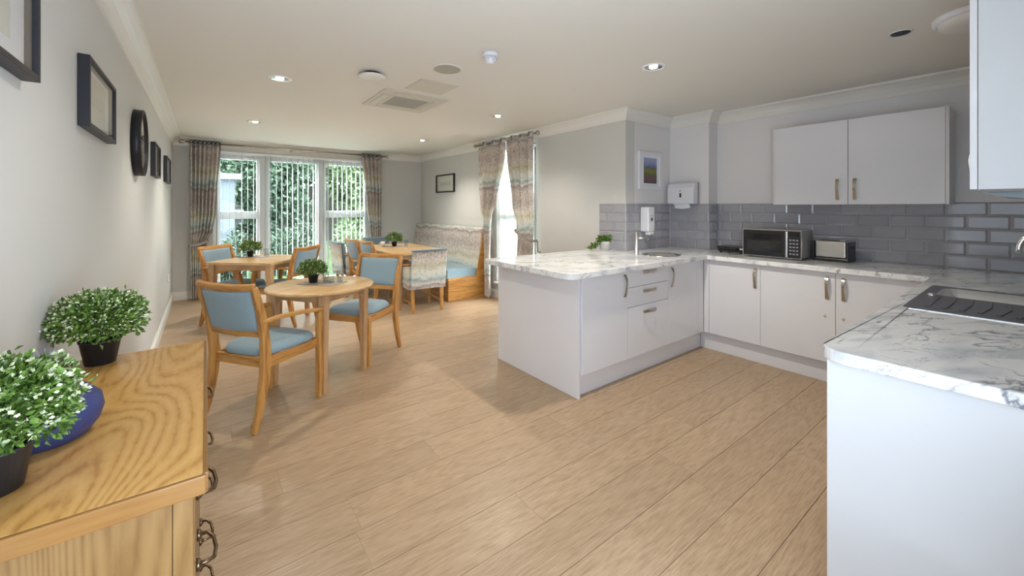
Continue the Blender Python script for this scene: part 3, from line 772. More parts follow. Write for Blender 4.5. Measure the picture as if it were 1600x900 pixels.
tumbler('clear tumbler beside the plant on the square table', (.60, 5.79, .7605), .034, .10, None)
tumbler('clear tumbler right of the plant on the long table', (2.47, 5.96, .7605), .030, .10, None)
mg = thing('cup', 'white cup left of the plant on the long table', 'cup', (2.20, 6.22, .7605))
MB().lathe([(.0001, 0), (.028, 0), (.034, .07), (.031, .07), (.026, .004), (.0001, .004)], n=24, cap=False).build('body', 'potw', mg)
MB().tube([(-.030, 0, .058), (-.048, 0, .052), (-.050, 0, .030), (-.030, 0, .018)], .004, 6).build('handle', 'potw', mg)

# ------------------------------------------------------------------ oak chairs
def chair(lab, loc, rz, arms=True, group=None):
    """faces +x; origin on the floor under the seat centre"""
    t = thing('dining_chair', lab, 'chair', loc, rz, group)
    bp = [(-.275, .0), (-.235, .14), (-.205, .30), (-.195, .43), (-.205, .56), (-.235, .72), (-.285, .885)]
    for s in (1, -1):
        MB().beam([(x, s*(.218+.012*max(0, (z-.43)/.45)), z) for x, z in bp], [.0145, .017, .019, .019, .018, .017, .014], [.014, .021, .027, .029, .026, .023, .018], up=(1, 0, 0)).build('rear_leg', 'oak_z', t, .005)
        ft = .640 if arms else .425
        pts = [(.225, s*.228, 0), (.232, s*.228, .25), (.232, s*.228, ft if not arms else .50)] + ([(.222, s*.236, .58), (.205, s*.240, .628)] if arms else [])
        k = len(pts); MB().beam(pts, [.014]+[.019]*(k-1), [.014]+[.020]*(k-1), up=(1, 0, 0)).build('front_leg', 'oak_z', t, .005)
        MB().box(-.175, s*.215-.011, .368, .212, s*.215+.011, .428).build('side_rail', 'oak_x', t, .003)
        if arms:
            MB().beam([(-.235, s*.232, .665), (-.12, s*.243, .672), (.05, s*.250, .662), (.17, s*.248, .645), (.245, s*.244, .636)], [.014, .018, .023, .024, .018], [.011, .011, .011, .012, .009], up=(0, 0, 1)).build('armrest', 'oak_x', t, .005)
    MB().box(.214, -.208, .368, .236, .208, .428).build('front_rail', 'oak_y', t, .003)
    MB().box(-.200, -.200, .368, -.178, .200, .428).build('rear_rail', 'oak_y', t, .003)
    n = 12
    def bow(q, z0): # y across, bowed back
        y_ = -.238+.476*q; return y_, -.028*(1-(2*q-1)**2)
    pts = []
    for i in range(n+1):
        y_, bx_ = bow(i/n, 0); pts.append((-.283+bx_, y_, .878 + .012*(abs(2*i/n-1))**2))
    MB().beam(pts, .0135, [.020+.004*(1-abs(2*i/n-1)) for i in range(n+1)], up=(-.28, 0, 1)).build('top_rail', 'oak_y', t, .006)
    pts = [(-.212-.022*(1-(2*i/n-1)**2), -.205+.41*i/n, .585) for i in range(n+1)]
    MB().beam(pts, .010, .019, up=(-.1, 0, 1)).build('lower_rail', 'oak_y', t, .004)
    # back pad, curved and gently padded
    def pad(u, v, off):
        y_ = (-.200+.400*u); z = .602+.262*v; xx = -.208-.075*((z-.56)/.32) - .026*(1-(2*u-1)**2)
        pf = (1-(2*u-1)**8)*(1-(2*v-1)**8)
        return (xx+off*(.010+.010*pf), y_*(1+.04*v), z)
    b = MB(); b.grid(lambda u, v: pad(u, v, 1), 14, 10); b.grid(lambda u, v: pad(1-u, v, -1), 14, 10)
    nu, nv = 15, 11; E1 = nu*nv
    rim = [(i, 0) for i in range(14)]+[(14, j) for j in range(10)]+[(14-i, 10) for i in range(14)]+[(0, 10-j) for j in range(10)]
    for (i, j), (i2, j2) in zip(rim, rim[1:]+rim[:1]):
        b.f.append((j*nu+i, E1+j*nu+14-i, E1+j2*nu+14-i2, j2*nu+i2)); b.sm.append(True)
    b.build('back_pad', 'blue', t)
    # seat cushion
    poly = rrect(-.190, -.200, .245, .222, .05)
    def seat(u, v, top):
        # u around / v radial handled by superellipse rings
        a = 2*PI*u; ca, sa = math.cos(a), math.sin(a); k = 4.5
        r = (abs(ca)**k+abs(sa)**k)**(-1/k)
        w_ = .205+.028*(r*ca*.5+.5)
        x_ = .025+.222*r*ca*v; y_ = w_*r*sa*v
        z = .472+.016*(1-v**3) if top else .430
        return x_, y_, z
    b = MB(); rings = [(0.02, .490), (.4, .489), (.7, .486), (.88, .479), (.96, .468), (1.0, .452), (.995, .438), (.97, .430), (.02, .430)]
    vs = []; n2 = 48
    for v_, z in rings:
        for i in range(n2):
            p = seat(i/n2, v_, True)
            zz = z
            if abs(p[1]) > .18 and p[0] < -.15 and v_ > .9: pass
            vs.append((p[0], p[1]*.97 if p[0] > -.14 else p[1]*.90, zz))
    fs = [(j*n2+i, j*n2+(i+1)%n2, (j+1)*n2+(i+1)%n2, (j+1)*n2+i) for j in range(len(rings)-1) for i in range(n2)]
    fs += [tuple(range(n2))[::-1], tuple(range((len(rings)-1)*n2, len(rings)*n2))]
    fs = [f[::-1] for f in fs]
    b.add(vs, fs, True); b.build('seat_pad', 'blue', t)
    return t
def at(o, x, y, deg, lab):
    o.location = (x, y, 0); o.rotation_euler = (0, 0, R(deg)); o['label'] = lab; return o
GC = 'oak dining chairs with duck egg pads'
c1 = chair('oak armchair with duck egg pads nearest the camera at the round table, seen from behind', (.333, 3.212, 0), R(35), True, GC)
c2 = chair('armless oak chair with duck egg pads at the far side of the round table', (1.165, 3.832, 0), R(216.5), False, GC)
at(copy_tree(c1), .305, 5.865, -42, 'oak armchair at the left side of the square table beside the left curtain')
at(copy_tree(c1), .765, 5.50, 137, 'oak armchair at the right side of the square table, back turned to the round table')
at(copy_tree(c1), 2.04, 5.665, 3, 'oak armchair on the window side of the long table, nearer of the two')
at(copy_tree(c1), 1.99, 6.19, 3, 'oak armchair on the window side of the long table, farther of the two')

# upholstered armchairs
def armchair(lab, loc, rz, group):
    t = thing('upholstered_armchair', lab, 'chair', loc, rz, group)
    # faces +x
    for s in (1, -1):
        MB().beam([(-.255, s*.195, 0), (-.215, s*.195, .30)], [.016, .021], [.016, .023], up=(1, 0, 0)).build('rear_leg', 'oak_z', t, .004)
        MB().beam([(.235, s*.205, 0), (.235, s*.205, .30)], [.016, .021], [.016, .021], up=(1, 0, 0)).build('front_leg', 'oak_z', t, .004)
        MB().beam([(-.23, s*.20, .12), (.222, s*.205, .12)], .008, .012).build('stretcher', 'oak_x', t, .003)
        # side panel: high at the back, sweeping down to the front
        sd_ = MB()
        prof = [(-.235, .30), (.262, .30), (.262, .50), (.22, .545), (.05, .575), (-.235, .61)]
        y0_, y1_ = s*.212, s*.250
        vs = [(x, y0_, z) for x, z in prof]+[(x, y1_, z) for x, z in prof]; k = len(prof)
        fs = [tuple(range(k)), tuple(range(k, 2*k))[::-1]]+[(i, i+k, (i+1)%k+k, (i+1)%k) for i in range(k)]
        if s < 0: fs = [f[::-1] for f in fs]
        sd_.add(vs, fs).build('side_panel', 'print', t, .010, 3, uvbox=True)
        MB().beam([(-.245, s*.232, .630), (-.05, s*.238, .605), (.15, s*.238, .578), (.285, s*.236, .55)], .021, .012).build('armrest', 'oak_x', t, .006)
    MB().box(-.215, -.2115, .305, .255, .2115, .40).build('seat_base', 'print', t, .006, uvbox=True)
    MB().prism(rrect(-.19, -.208, .262, .208, .04), .4005, .475).build('seat_cushion', 'blue', t, .02, 4)
    def bk(x0_, x1_, z0_, z1_, tl): return [(x0_, z0_), (x1_, z0_), (x1_-tl, z1_), (x0_-tl, z1_)]
    def slab(name, xa, xb, z0_, z1_, tl, m, bev, wy=.235):
        q = bk(xa, xb, z0_, z1_, tl); vs = [(x, -wy, z) for x, z in q]+[(x, wy, z) for x, z in q]
        MB().add(vs, [(0,1,2,3), (7,6,5,4), (0,4,5,1), (1,5,6,2), (2,6,7,3), (3,7,4,0)]).build(name, m, t, bev, 3, uvbox=True)
    slab('outer_back', -.285, -.258, .31, .80, .045, 'print', .006)
    slab('inner_back', -.257, -.200, .48, .818, .042, 'teal', .018, .212)
    MB().beam([(-.325, -.238, .812), (-.325, .238, .812)], .030, .012).build('back_piping', 'teal', t, .008)
    return t
GA = 'upholstered armchairs with printed fabric'
a1 = armchair('upholstered armchair with reed print back at the near end of the long table', (2.335, 5.13, 0), R(86), GA)
def place2(x, y, deg, lab):
    o = copy_tree(a1); o.location = (x, y, 0); o.rotation_euler = (0, 0, R(deg)); o['label'] = lab
place2(2.49, 7.06, -88, 'upholstered armchair at the far end of the long table by the right window curtain')
place2(1.94, 6.75, 4, 'upholstered armchair at the window side of the long table, farthest along that side')

# bench
bn = thing('bench_seat', 'high backed banquette bench in reed print fabric with a slate blue cushion', 'bench', (0, 0, 0))
BY0, BY1 = 5.17, 7.60
MB().box(2.785, BY0+.022, .0, 3.36, BY1, .330).build('base_box', 'oak_y', bn, .004)
# end panel with back post
prof = [(2.775, 0), (3.44, 0), (3.44, 1.045), (3.385, 1.045), (3.25, .345), (2.775, .335)]
k = len(prof); vs = [(x, BY0, z) for x, z in prof]+[(x, BY0+.021, z) for x, z in prof]
MB().add(vs, [tuple(range(k)), tuple(range(k, 2*k))[::-1]]+[(i, i+k, (i+1)%k+k, (i+1)%k) for i in range(k)]).build('end_panel', 'oak_x', bn, .003)
n = 4
for i in range(3):
    ya = BY0+.022+i*(BY1-BY0-.022)/3; yb_ = ya+(BY1-BY0-.022)/3-.004
    MB().prism(rrect(2.765, ya, 3.262, yb_, .02), .331, .455).build('seat_cushion', 'teal' if i < 0 else 'blue', bn, .02, 4)
prof = [(3.268, .345), (3.345, .345), (3.462, 1.035), (3.385, 1.055), (3.36, 1.03)]
k = len(prof); vs = [(x, BY0+.0215, z) for x, z in prof]+[(x, BY1, z) for x, z in prof]
MB().add(vs, [tuple(range(k)), tuple(range(k, 2*k))[::-1]]+[(i, i+k, (i+1)%k+k, (i+1)%k) for i in range(k)]).build('backrest', 'print', bn, .014, 4, uvbox=True)

# ------------------------------------------------------------------ kitchen: base units
ZT, ZU = .91, .87         # worktop top and underside
def handle_v(parent, face, sgn, s, zc, ln=.172, axis='x'):
    """wavy strap handle, vertical. face = coordinate of the door face, sgn = outward direction"""
    pts = []
    for i in range(17):
        q = i/16; z = zc+ln/2-ln*q
        d = .004+.022*math.sin(PI*q)**.6+.004*math.sin(2*PI*q)
        p = face+sgn*d; pts.append((p, s, z) if axis == 'x' else (s, p, z))
    up = (1, 0, 0) if axis == 'x' else (0, 1, 0)
    return MB().beam(pts, [.012-.003*math.sin(PI*i/16) for i in range(17)], .003, up=up).build('handle', 'nickel', parent, .001)
def handle_h(parent, face, sgn, s, zc, ln=.178):
    pts = []
    for i in range(17):
        q = i/16; x = s-ln/2+ln*q; d = .004+.022*math.sin(PI*q)**.6
        pts.append((x, face+sgn*d, zc+.003*math.sin(2*PI*q)))
    return MB().beam(pts, [.003]*17, [.012-.003*math.sin(PI*i/16) for i in range(17)], up=(0,0,1)).build('handle', 'nickel', parent, .001)
ZD0, ZD1 = .168, .866
# peninsula end panel
ep = MB().box(2.112, 2.004, 0, 2.130, 2.99, ZU-.001).build('end_panel', 'cab', None, .0015); tag(ep, 'tall gloss grey end panel closing the left end of the peninsula', 'panel')
ep.scale = (1, 1, 1)
def cab_y(name, lab, x0, x1, fronts, yf=1.990):
    """unit under the peninsula, doors facing -y"""
    t = thing(name, lab, 'cabinet', (0, 0, 0))
    MB().box(x0+.001, yf+.020, ZD0, x1-.001, 2.60, ZU-.002).build('body', 'cabm', t)
    for f in fronts:
        kind, a, c, z0_, z1_, hx, hz = f
        d = MB().box(a+.0015, yf, z0_+.0015, c-.0015, yf+.019, z1_-.0015).build(kind, 'cab', t, .0012)
        if hx is not None:
            if kind == 'drawer': handle_h(d, yf, -1, hx, hz)
            else: handle_v(d, yf, -1, hx, hz, axis='y')
    return t
cab_y('base_cabinet', 'grey peninsula cupboard nearest the end panel with its handle beside the drawers', 2.132, 2.652, [('door', 2.134, 2.652, ZD0, ZD1, 2.612, .752)])
cab_y('drawer_cabinet', 'three drawer grey unit in the middle of the peninsula', 2.654, 3.222, [('drawer', 2.654, 3.222, .728, ZD1, 2.945, .836), ('drawer', 2.654, 3.222, .571, .728, 2.945, .680), ('drawer', 2.654, 3.222, ZD0, .571, 2.945, .512)])
cb = cab_y('base_cabinet', 'grey peninsula cupboard in the inner corner right of the drawers', 3.224, 3.70, [('door', 3.224, 3.70, ZD0, ZD1, 3.270, .748)])
MB().lathe([(.008, -.004), (.008, 0)], (3.272, 1.9895, .585), 16, axis='y').build('lock', 'chrome', cb)
fp = MB().box(3.702, 1.990, ZD0, 3.826, 2.01, ZU-.002).build('filler_panel', 'cab', None, .001); tag(fp, 'narrow grey corner filler strip closing the peninsula run', 'panel')
pl = MB().box(2.131, 2.046, 0.0005, 3.874, 2.062, ZD0-.002).build('kickboard', 'cab', None, .001); tag(pl, 'grey kickboard under the peninsula units', 'kickboard')
def cab_x(name, lab, y0, y1, hy, xf=3.83, lock=None):
    t = thing(name, lab, 'cabinet', (0, 0, 0))
    MB().box(xf+.020, y0+.001, ZD0, 4.44, y1-.001, ZU-.002).build('body', 'cabm', t)
    d = MB().box(xf, y0+.0015, ZD0, xf+.019, y1-.0015, ZD1-.0015).build('door', 'cabm', t, .0012)
    handle_v(d, xf, -1, hy, .745)
    if lock: MB().lathe([(.0095, -.004), (.0095, 0)], (xf-.0005, lock, .523), 16, axis='x').build('lock', 'chrome', d)
    return t
cab_x('base_cabinet', 'pale grey wall cupboard base under the microwave, nearest the corner', 1.491, 1.938, 1.531)
cab_x('base_cabinet', 'pale grey base cupboard with a small lock, middle of the wall run', .967, 1.491, 1.018, lock=1.032)
cab_x('base_cabinet', 'grey base cupboard with a lock, right end of the wall run by the sink', .462, .967, .916, lock=.918)
fp = MB().box(3.830, 1.940, ZD0, 3.848, 1.989, ZU-.002).build('filler_panel', 'cabm', None, .001); tag(fp, 'slim grey filler strip in the inner corner below the worktop seam', 'panel')
pl = MB().box(3.876, .49, 0.0005, 3.892, 2.045, ZD0-.002).build('kickboard', 'cabm', None, .001); tag(pl, 'pale grey kickboard under the wall run of cupboards', 'kickboard')
# sink leg
ep = MB().box(1.640, YN+.002, 0, 1.660, .437, ZU-.001).build('end_panel', 'capm', None, .0015); tag(ep, 'large pale end panel of the sink counter in the right foreground', 'panel')
for i, (xa, xb, lab) in enumerate(((1.662, 2.262, 'sink counter cupboard next to its pale end panel'), (2.264, 3.064, 'sink counter cupboard under the sink drainer'), (3.066, 3.82, 'sink counter cupboard in the corner by the wall run'))):
    t = thing('base_cabinet', lab, 'cabinet')
    MB().box(xa+.001, YN+.01, ZD0, xb-.001, .410, .700).build('body', 'cabm', t)
    d = MB().box(xa+.0015, .4115, ZD0, xb-.0015, .4305, ZD1-.002).build('door', 'cab', t, .0012)
    handle_v(d, .4305, 1, xb-.05 if i < 2 else xa+.05, .745, axis='y')
pl = MB().box(1.662, .365, 0.0005, 3.874, .381, ZD0-.002).build('kickboard', 'cabm', None); tag(pl, 'grey kickboard under the sink counter', 'kickboard')

# worktops
poly = rrect(1.965, 1.94, XR-.003, 3.0, .085, 8, (1, 0, 0, .25))
# L shape: add the deeper alcove part
poly = [p for p in poly if not (abs(p[0]-(XR-.003)) < 1e-6 and abs(p[1]-1.94) < 1e-6)]
i = next(k for k, p in enumerate(poly) if abs(p[0]-(XR-.003)) < 1e-6)
poly[i:i] = [(XC-.003, 1.94), (XC-.003, YJ-.003), (XR-.003, YJ-.003)]
SC = (3.50, 2.235)
hole = [(SC[0]+.175*math.cos(2*PI*k/40), SC[1]+.150*math.sin(2*PI*k/40)) for k in range(40)]
o = MB().prism(poly, ZU, ZT, [hole]).build('worktop', 'marble', None, .008, 3); tag(o, 'marble effect worktop of the peninsula with a rounded overhanging corner', 'worktop')
poly = [(3.790, .4565), (XK-.003, .4565), (XK-.003, YC-.003), (XC-.0015, YC-.003), (XC-.0015, 1.9385), (3.790, 1.9385)]
o = MB().prism(poly, ZU, ZT).build('worktop', 'marble', None, .005, 3); tag(o, 'marble effect worktop along the tiled wall under microwave and toaster', 'worktop')
SK = (2.55, .055-.12, 3.365, .395)     # sink outline
poly = rrect(1.605, YN+.003, XK-.003, .455, .075, 8, (0, 0, 0, 1))
o = MB().prism(poly, ZU, ZT, [rrect(SK[0]+.02, SK[1]+.02, SK[2]-.02, SK[3]-.02, .02, 3)]).build('worktop', 'marble', None, .008, 3); tag(o, 'marble effect worktop of the sink counter in the right foreground', 'worktop')

# inset sink: composite deck with steel bowl
sk = thing('kitchen_sink', 'dark grey inset sink with a grooved drainer and steel bowl', 'sink')
bx0, bx1, by0, by1 = 3.00, 3.315, SK[1]+.055, .345
deck = MB().prism(rrect(SK[0], SK[1], SK[2], SK[3], .018, 4), ZT+.0005, ZT+.007, [rrect(bx0, by0, bx1, by1, .05, 5)]); deck.build('deck', 'sinkgrey', sk, .002)
rim_ = MB().prism(rrect(SK[0]-.004, SK[1]-.004, SK[2]+.004, SK[3]+.004, .02, 4), ZT+.0003, ZT+.003, [rrect(SK[0]+.0, SK[1]+.0, SK[2]-.0, SK[3]-.0, .018, 4)]); rim_.build('edge_strip', 'chrome', sk)
ring = rrect(bx0+.001, by0+.001, bx1-.001, by1-.001, .05, 5); ring2 = rrect(bx0+.02, by0+.02, bx1-.02, by1-.02, .05, 5); nn_ = len(ring)
vs = [(x, y_, ZT+.006) for x, y_ in ring]+[(x, y_, ZT-.12) for x, y_ in ring2]+[(x, y_, ZT-.19+.04) for x, y_ in ring2]
MB().add(vs, [(i, i+nn_, (i+1)%nn_+nn_, (i+1)%nn_) for i in range(nn_)]+[(i+nn_, i+2*nn_, (i+1)%nn_+2*nn_, (i+1)%nn_+nn_) for i in range(nn_)]+[tuple(range(2*nn_, 3*nn_))], True).build('bowl', 'bowlsteel', sk, solid=.002)
for k in range(6):
    yy = .325-k*.052
    MB().beam([(2.62, yy, ZT+.0085), (2.80, yy-.006*k, ZT+.0085), (2.955, yy-.004*k, ZT+.0085)], .007, .0018).build('drainer_rib', 'sinkgrey', sk, .0008)
MB().lathe([(.016, ZT+.0075), (.016, ZT+.014), (.010, ZT+.018), (.0001, ZT+.018)], (2.972, .352, 0), 20, cap=False).build('waste_knob', 'chrome', sk)
tp = thing('kitchen_tap', 'chrome swan neck tap behind the sink at the right edge', 'tap', (3.16, .030, ZT+.0075))
SKY = .0
pts = [(0, 0, .0), (0, 0, .255)] + [(-.0, .088-.088*math.cos(a), .255+.088*math.sin(a)) for a in [PI*i/14 for i in range(1, 15)]] + [(0, .176, .235)]
# tap stands on the worktop behind the bowl
tp.location = (3.16, -.098, ZT+.0005)
MB().tube(pts, .0105, 14).build('spout', 'chrome', tp)
MB().lathe([(.026, 0), (.026, .006), (.020, .010), (.018, .055), (.012, .060)], n=24).build('body', 'chrome', tp)
MB().tube([(.018, 0, .035), (.055, 0, .045)], .006, 10).build('lever', 'chrome', tp)

# round hand basin in the corner
hb = thing('hand_basin', 'small round steel basin set in the inner corner of the worktop', 'sink', (SC[0], SC[1], ZT))
def oval(rs, z): return [((rx)*math.cos(2*PI*k/40), ry*math.sin(2*PI*k/40), z) for k in range(40) for rx, ry in [rs]]
rg_ = [((.195, .170), .0005), ((.195, .170), .004), ((.172, .147), .004), ((.160, .136), -.02), ((.130, .11), -.035), ((.02, .02), -.0385)]
vs = sum((oval(r_, z) for r_, z in rg_), []); 
MB().add(vs, [(j*40+i, j*40+(i+1)%40, (j+1)*40+(i+1)%40, (j+1)*40+i) for j in range(5) for i in range(40)]+[tuple(range(200, 240))], True).build('bowl', 'steel', hb)
t2 = thing('basin_tap', 'slim upright steel tap beside the round basin', 'tap', (3.335, 2.395, ZT+.0005))
MB().lathe([(.022, 0), (.022, .005), (.015, .008), (.0145, .215), (.0120, .219), (.0001, .219)], n=24, cap=False).build('body', 'steel', t2)
d = Vector((.80, -.30, 0)).normalized()
MB().tube([d*.012+Vector((0,0,.155)), d*.11+Vector((0,0,.157)), d*.128+Vector((0,0,.150)), d*.130+Vector((0,0,.130))], [.008, .008, .0085, .0085], 12).build('spout', 'steel', t2)

# ------------------------------------------------------------------ tiles
TH = .0955; TP = .0994; TWd = .2065; TPy = .2104; GZ0 = .911; DT = .007
tile_cache = {}
def tile_mesh(wd, ht):
    k = (round(wd, 3), round(ht, 3))
    if k in tile_cache: return tile_cache[k]
    # lies in local xz, faces -y; bevelled edge
    bv = .011; t0, t1 = .003, DT; x, z = k
    vs = [(0,0,0),(x,0,0),(x,0,z),(0,0,z),(0,-t0,0),(x,-t0,0),(x,-t0,z),(0,-t0,z)]
    b1 = min(bv, x*.3)
    vs += [(b1,-t1,bv),(x-b1,-t1,bv),(x-b1,-t1,z-bv),(b1,-t1,z-bv)]
    fs = [(0,1,5,4),(1,2,6,5),(2,3,7,6),(3,0,4,7),(4,5,9,8),(5,6,10,9),(6,7,11,10),(7,4,8,11),(8,9,10,11)]
    me = bpy.data.meshes.new('tile'); me.from_pydata(vs, [], fs); me.materials.append(M['tile']); tile_cache[k] = me; return me
def tiling(parent, origin, direc, length, phase, ztop=1.405):
    """origin: wall point at s=0; direc: unit xy direction of s such that the left-hand side of the run is the wall"""
    d = Vector(direc); ang = math.atan2(d.y, d.x)
    # facing normal is local -y
    nrm = Vector((math.sin(ang), -math.cos(ang)))
    g = MB().box(0, -.0018, GZ0, length, -.0001, ztop)
    go = g.build('grout', 'grout', parent); go.location = (origin[0], origin[1], 0); go.rotation_euler = (0, 0, ang)
    for r_ in range(5):
        zt = ztop-.002-r_*TP
        s = phase - (TPy/2 if r_ % 2 else 0)
        while s > 0: s -= TPy
        while s < length:
            a, b_ = max(s, .001), min(s+TWd, length-.001)
            if b_-a > .012:
                o = bpy.data.objects.new('tile', tile_mesh(b_-a, TH)); C.objects.link(o); o.parent = parent
                o.location = (origin[0]+d.x*a+nrm.x*.0018, origin[1]+d.y*a+nrm.y*.0018, zt-TH); o.rotation_euler = (0, 0, ang)
            s += TPy
# kitchen wall faces -x: run goes towards -y
tiling(wall_k, (XK, YC-.001), (0, -1), YC-YN-.004, (YC-2.143)+.002)
tiling(wall_col, (XC-.0, YJ-.009), (0, -1), YJ-YC-.009, .10)
tiling(wall_jog, (XR+.001, YJ), (1, 0), XC-XR-.010, .13)
tiling(wall_right, (XR, 2.994), (0, -1), 2.994-YJ-.002, .0)
tiling(wall_col, (XC+.001, YC), (1, 0), XK-XC-.010, .06)
tiling(wall_near, (XK-.010, YN), (-1, 0), XK-1.65, .09)

# ------------------------------------------------------------------ wall cupboards
wc = thing('wall_cupboard', 'gloss grey double wall cupboard above the microwave', 'cabinet')
MB().box(4.222, .410, 1.39, XK-.001, 1.527, 2.09).build('body', 'cabm', wc, .001)
for (ya, yb_, hy) in ((.980, 1.515, 1.047), (.430, .976, .934)):
    d = MB().box(4.201, ya, 1.392, 4.220, yb_, 2.088).build('door', 'cab', wc, .0012)
    handle_v(d, 4.201, -1, hy, 1.515, .17)
MB().box(4.201, .4105, 1.390, 4.220, .4285, 2.09).build('edge_strip', 'cabm', wc)
MB().box(4.201, 1.516, 1.390, 4.220, 1.527, 2.09).build('edge_strip', 'cabm', wc)
wn = thing('wall_cupboard', 'bright white wall cupboard end in the upper right foreground', 'cabinet')
MB().box(2.20, YN+.001, 1.433, 2.60, .145, 2.20).build('body', 'capm', wn, .0015)
d = MB().box(2.201, .1465, 1.434, 2.599, .165, 2.199).build('door', 'cab', wn, .001)
handle_v(d, .165, 1, 2.56, 1.54, axis='y')
hd = thing('extractor_hood', 'curved smoked glass hood visor just behind the white wall cupboard', 'hood', (0, 0, 0))
prof = [(.158, 1.436), (.140, 1.422), (.105, 1.410), (.05, 1.404), (-.145, 1.402), (-.145, 1.410), (.05, 1.412), (.10, 1.418), (.13, 1.430), (.14, 1.438)]
prof = [(.158, 1.4325), (.142, 1.424), (.110, 1.413), (.05, 1.405), (-.145, 1.402), (-.145, 1.4325)]
k = len(prof); vs = [(2.615, y_, z) for y_, z in prof]+[(3.20, y_, z) for y_, z in prof]
MB().add(vs, [tuple(range(k))[::-1], tuple(range(k, 2*k))]+[(i, (i+1)%k, (i+1)%k+k, i+k) for i in range(k)]).build('visor', 'hoodglass', hd, .002)
MB().box(2.64, YN+.001, 1.445, 3.16, .06, 1.52).build('body', 'steel', hd, .004)
MB().box(2.78, YN+.001, 1.521, 3.02, .02, 2.26).build('chimney', 'steel', hd, .003)
for xx in (2.72, 3.08): MB().lathe([(.006, 1.433), (.006, 1.4445)], (xx, -.02, 0), 10).build('visor_post', 'chrome', hd)

# ------------------------------------------------------------------ appliances
mw = thing('microwave', 'black and silver microwave on the tiled wall worktop', 'microwave', (4.045, 1.49, ZT))
mw.rotation_euler = (0, 0, R(0))
MB().box(.012, -.232, .014, .30, .232, .252).build('body', 'grey', mw, .004)
MB().box(-.004, -.118, .016, .0115, .231, .250).build('door', 'blackf', mw, .003)
MB().box(-.0055, -.085, .055, -.0042, .195, .215).build('window', 'dark', mw)
MB().box(-.016, -.136, .022, .0115, -.119, .244).build('door_handle', 'steel', mw, .004)
cp = MB().box(-.002, -.231, .016, .0115, -.137, .250).build('control_panel', 'black', mw, .002)
MB().box(-.0035, -.222, .205, -.0022, -.150, .235).build('display', 'dark', mw)
for r_ in range(5):
    for c_ in range(3): MB().box(-.0045, -.213+c_*.025, .045+r_*.030, -.0022, -.197+c_*.025, .057+r_*.030).build('button', 'grey', mw)
b = MB(); pane_frame(b, -.238, .238, .010, .256, 0, .0, 0)
bz = MB().box(-.001, -.236, .2505, .012, .236, .256).box(-.001, -.236, .010, .012, .236, .0155).box(-.001, -.236, .0155, .0115, -.2315, .2505).box(-.001, .2315, .0155, .0115, .236, .2505)
bz.build('bezel', 'steel', mw)
for sx, sy in ((.05, .19), (.05, -.19), (.26, .19), (.26, -.19)): MB().lathe([(.014, 0.0005), (.014, .0135)], (sx, sy, 0), 12).build('foot', 'black', mw)
ts = thing('toaster', 'brushed steel two slice toaster with black ends beside the microwave', 'toaster', (4.285, 1.095, ZT), R(-4))
MB().box(-.078, -.112, .028, .078, .112, .172).build('body', 'steel', ts, .014, 4)
for s in (-1, 1): MB().box(-.083, s*.113, .010, .083, s*.128, .168).build('end_cap', 'black', ts, .010, 3)
MB().box(-.084, -.127, .0005, .084, .127, .0275).build('base', 'black', ts, .006)
for s in (-1, 1): MB().box(s*.032-.012, -.092, .1725, s*.032+.012, .092, .1745).build('slot', 'dark', ts)
MB().box(-.012, -.145, .115, .012, -.129, .130).build('lever', 'black', ts, .003)
MB().box(-.055, -.10, .1755, .055, -.06, .1785).build('warming_rack', 'chrome', ts)
gl = thing('sandwich_press', 'low black tabletop grill left of the microwave', 'grill', (4.235, 1.88, ZT), R(-4))
MB().box(-.10, -.125, .016, .10, .125, .040).build('base', 'black', gl, .008, 3)
MB().box(-.105, -.130, .0405, .10, .130, .066).build('lid', 'black', gl, .012, 3)
MB().beam([(-.106, -.09, .05), (-.135, -.08, .052), (-.135, .08, .052), (-.106, .09, .05)], .006, .006).build('handle', 'black', gl)
MB().box(-.109, -.128, .044, -.1055, -.10, .058).build('latch', 'chrome', gl)
for sx in (-.08, .08):
    for sy in (-.1, .1): MB().lathe([(.012, .0005), (.012, .0155)], (sx, sy, 0), 12).build('foot', 'black', gl)
# ivy in a white pot
iv = thing('potted_plant', 'trailing green plant in a small white pot on the peninsula worktop', 'plant', (3.355, 2.80, ZT+.0005))
MB().lathe([(.0001, 0), (.034, 0), (.050, .082), (.053, .084), (.053, .098), (.047, .098), (.045, .075), (.0001, .075)], n=32, cap=False).build('pot', 'potw', iv)
MB().lathe([(.0001, .077), (.045, .077)], n=24, cap=False).build('soil', 'soil', iv)
def ivy(rg):
    q = rg.random()
    if q < .55:
        a = rg.uniform(0, 2*PI); r = rg.uniform(0, .07); return (math.cos(a)*r, math.sin(a)*r, .10+rg.uniform(0, .05)), (math.cos(a), math.sin(a), .5)
    k = rg.uniform(0, 1); return (-.04-.14*k+rg.gauss(0,.012), .02+.03*k+rg.gauss(0,.02), max(.032, .12-.10*k**.8+rg.gauss(0,.010))), (-.8, 0, -.1)
leaves(420, ivy, .026, 5, .7).build('foliage', 'leaf', iv, kind='stuff')

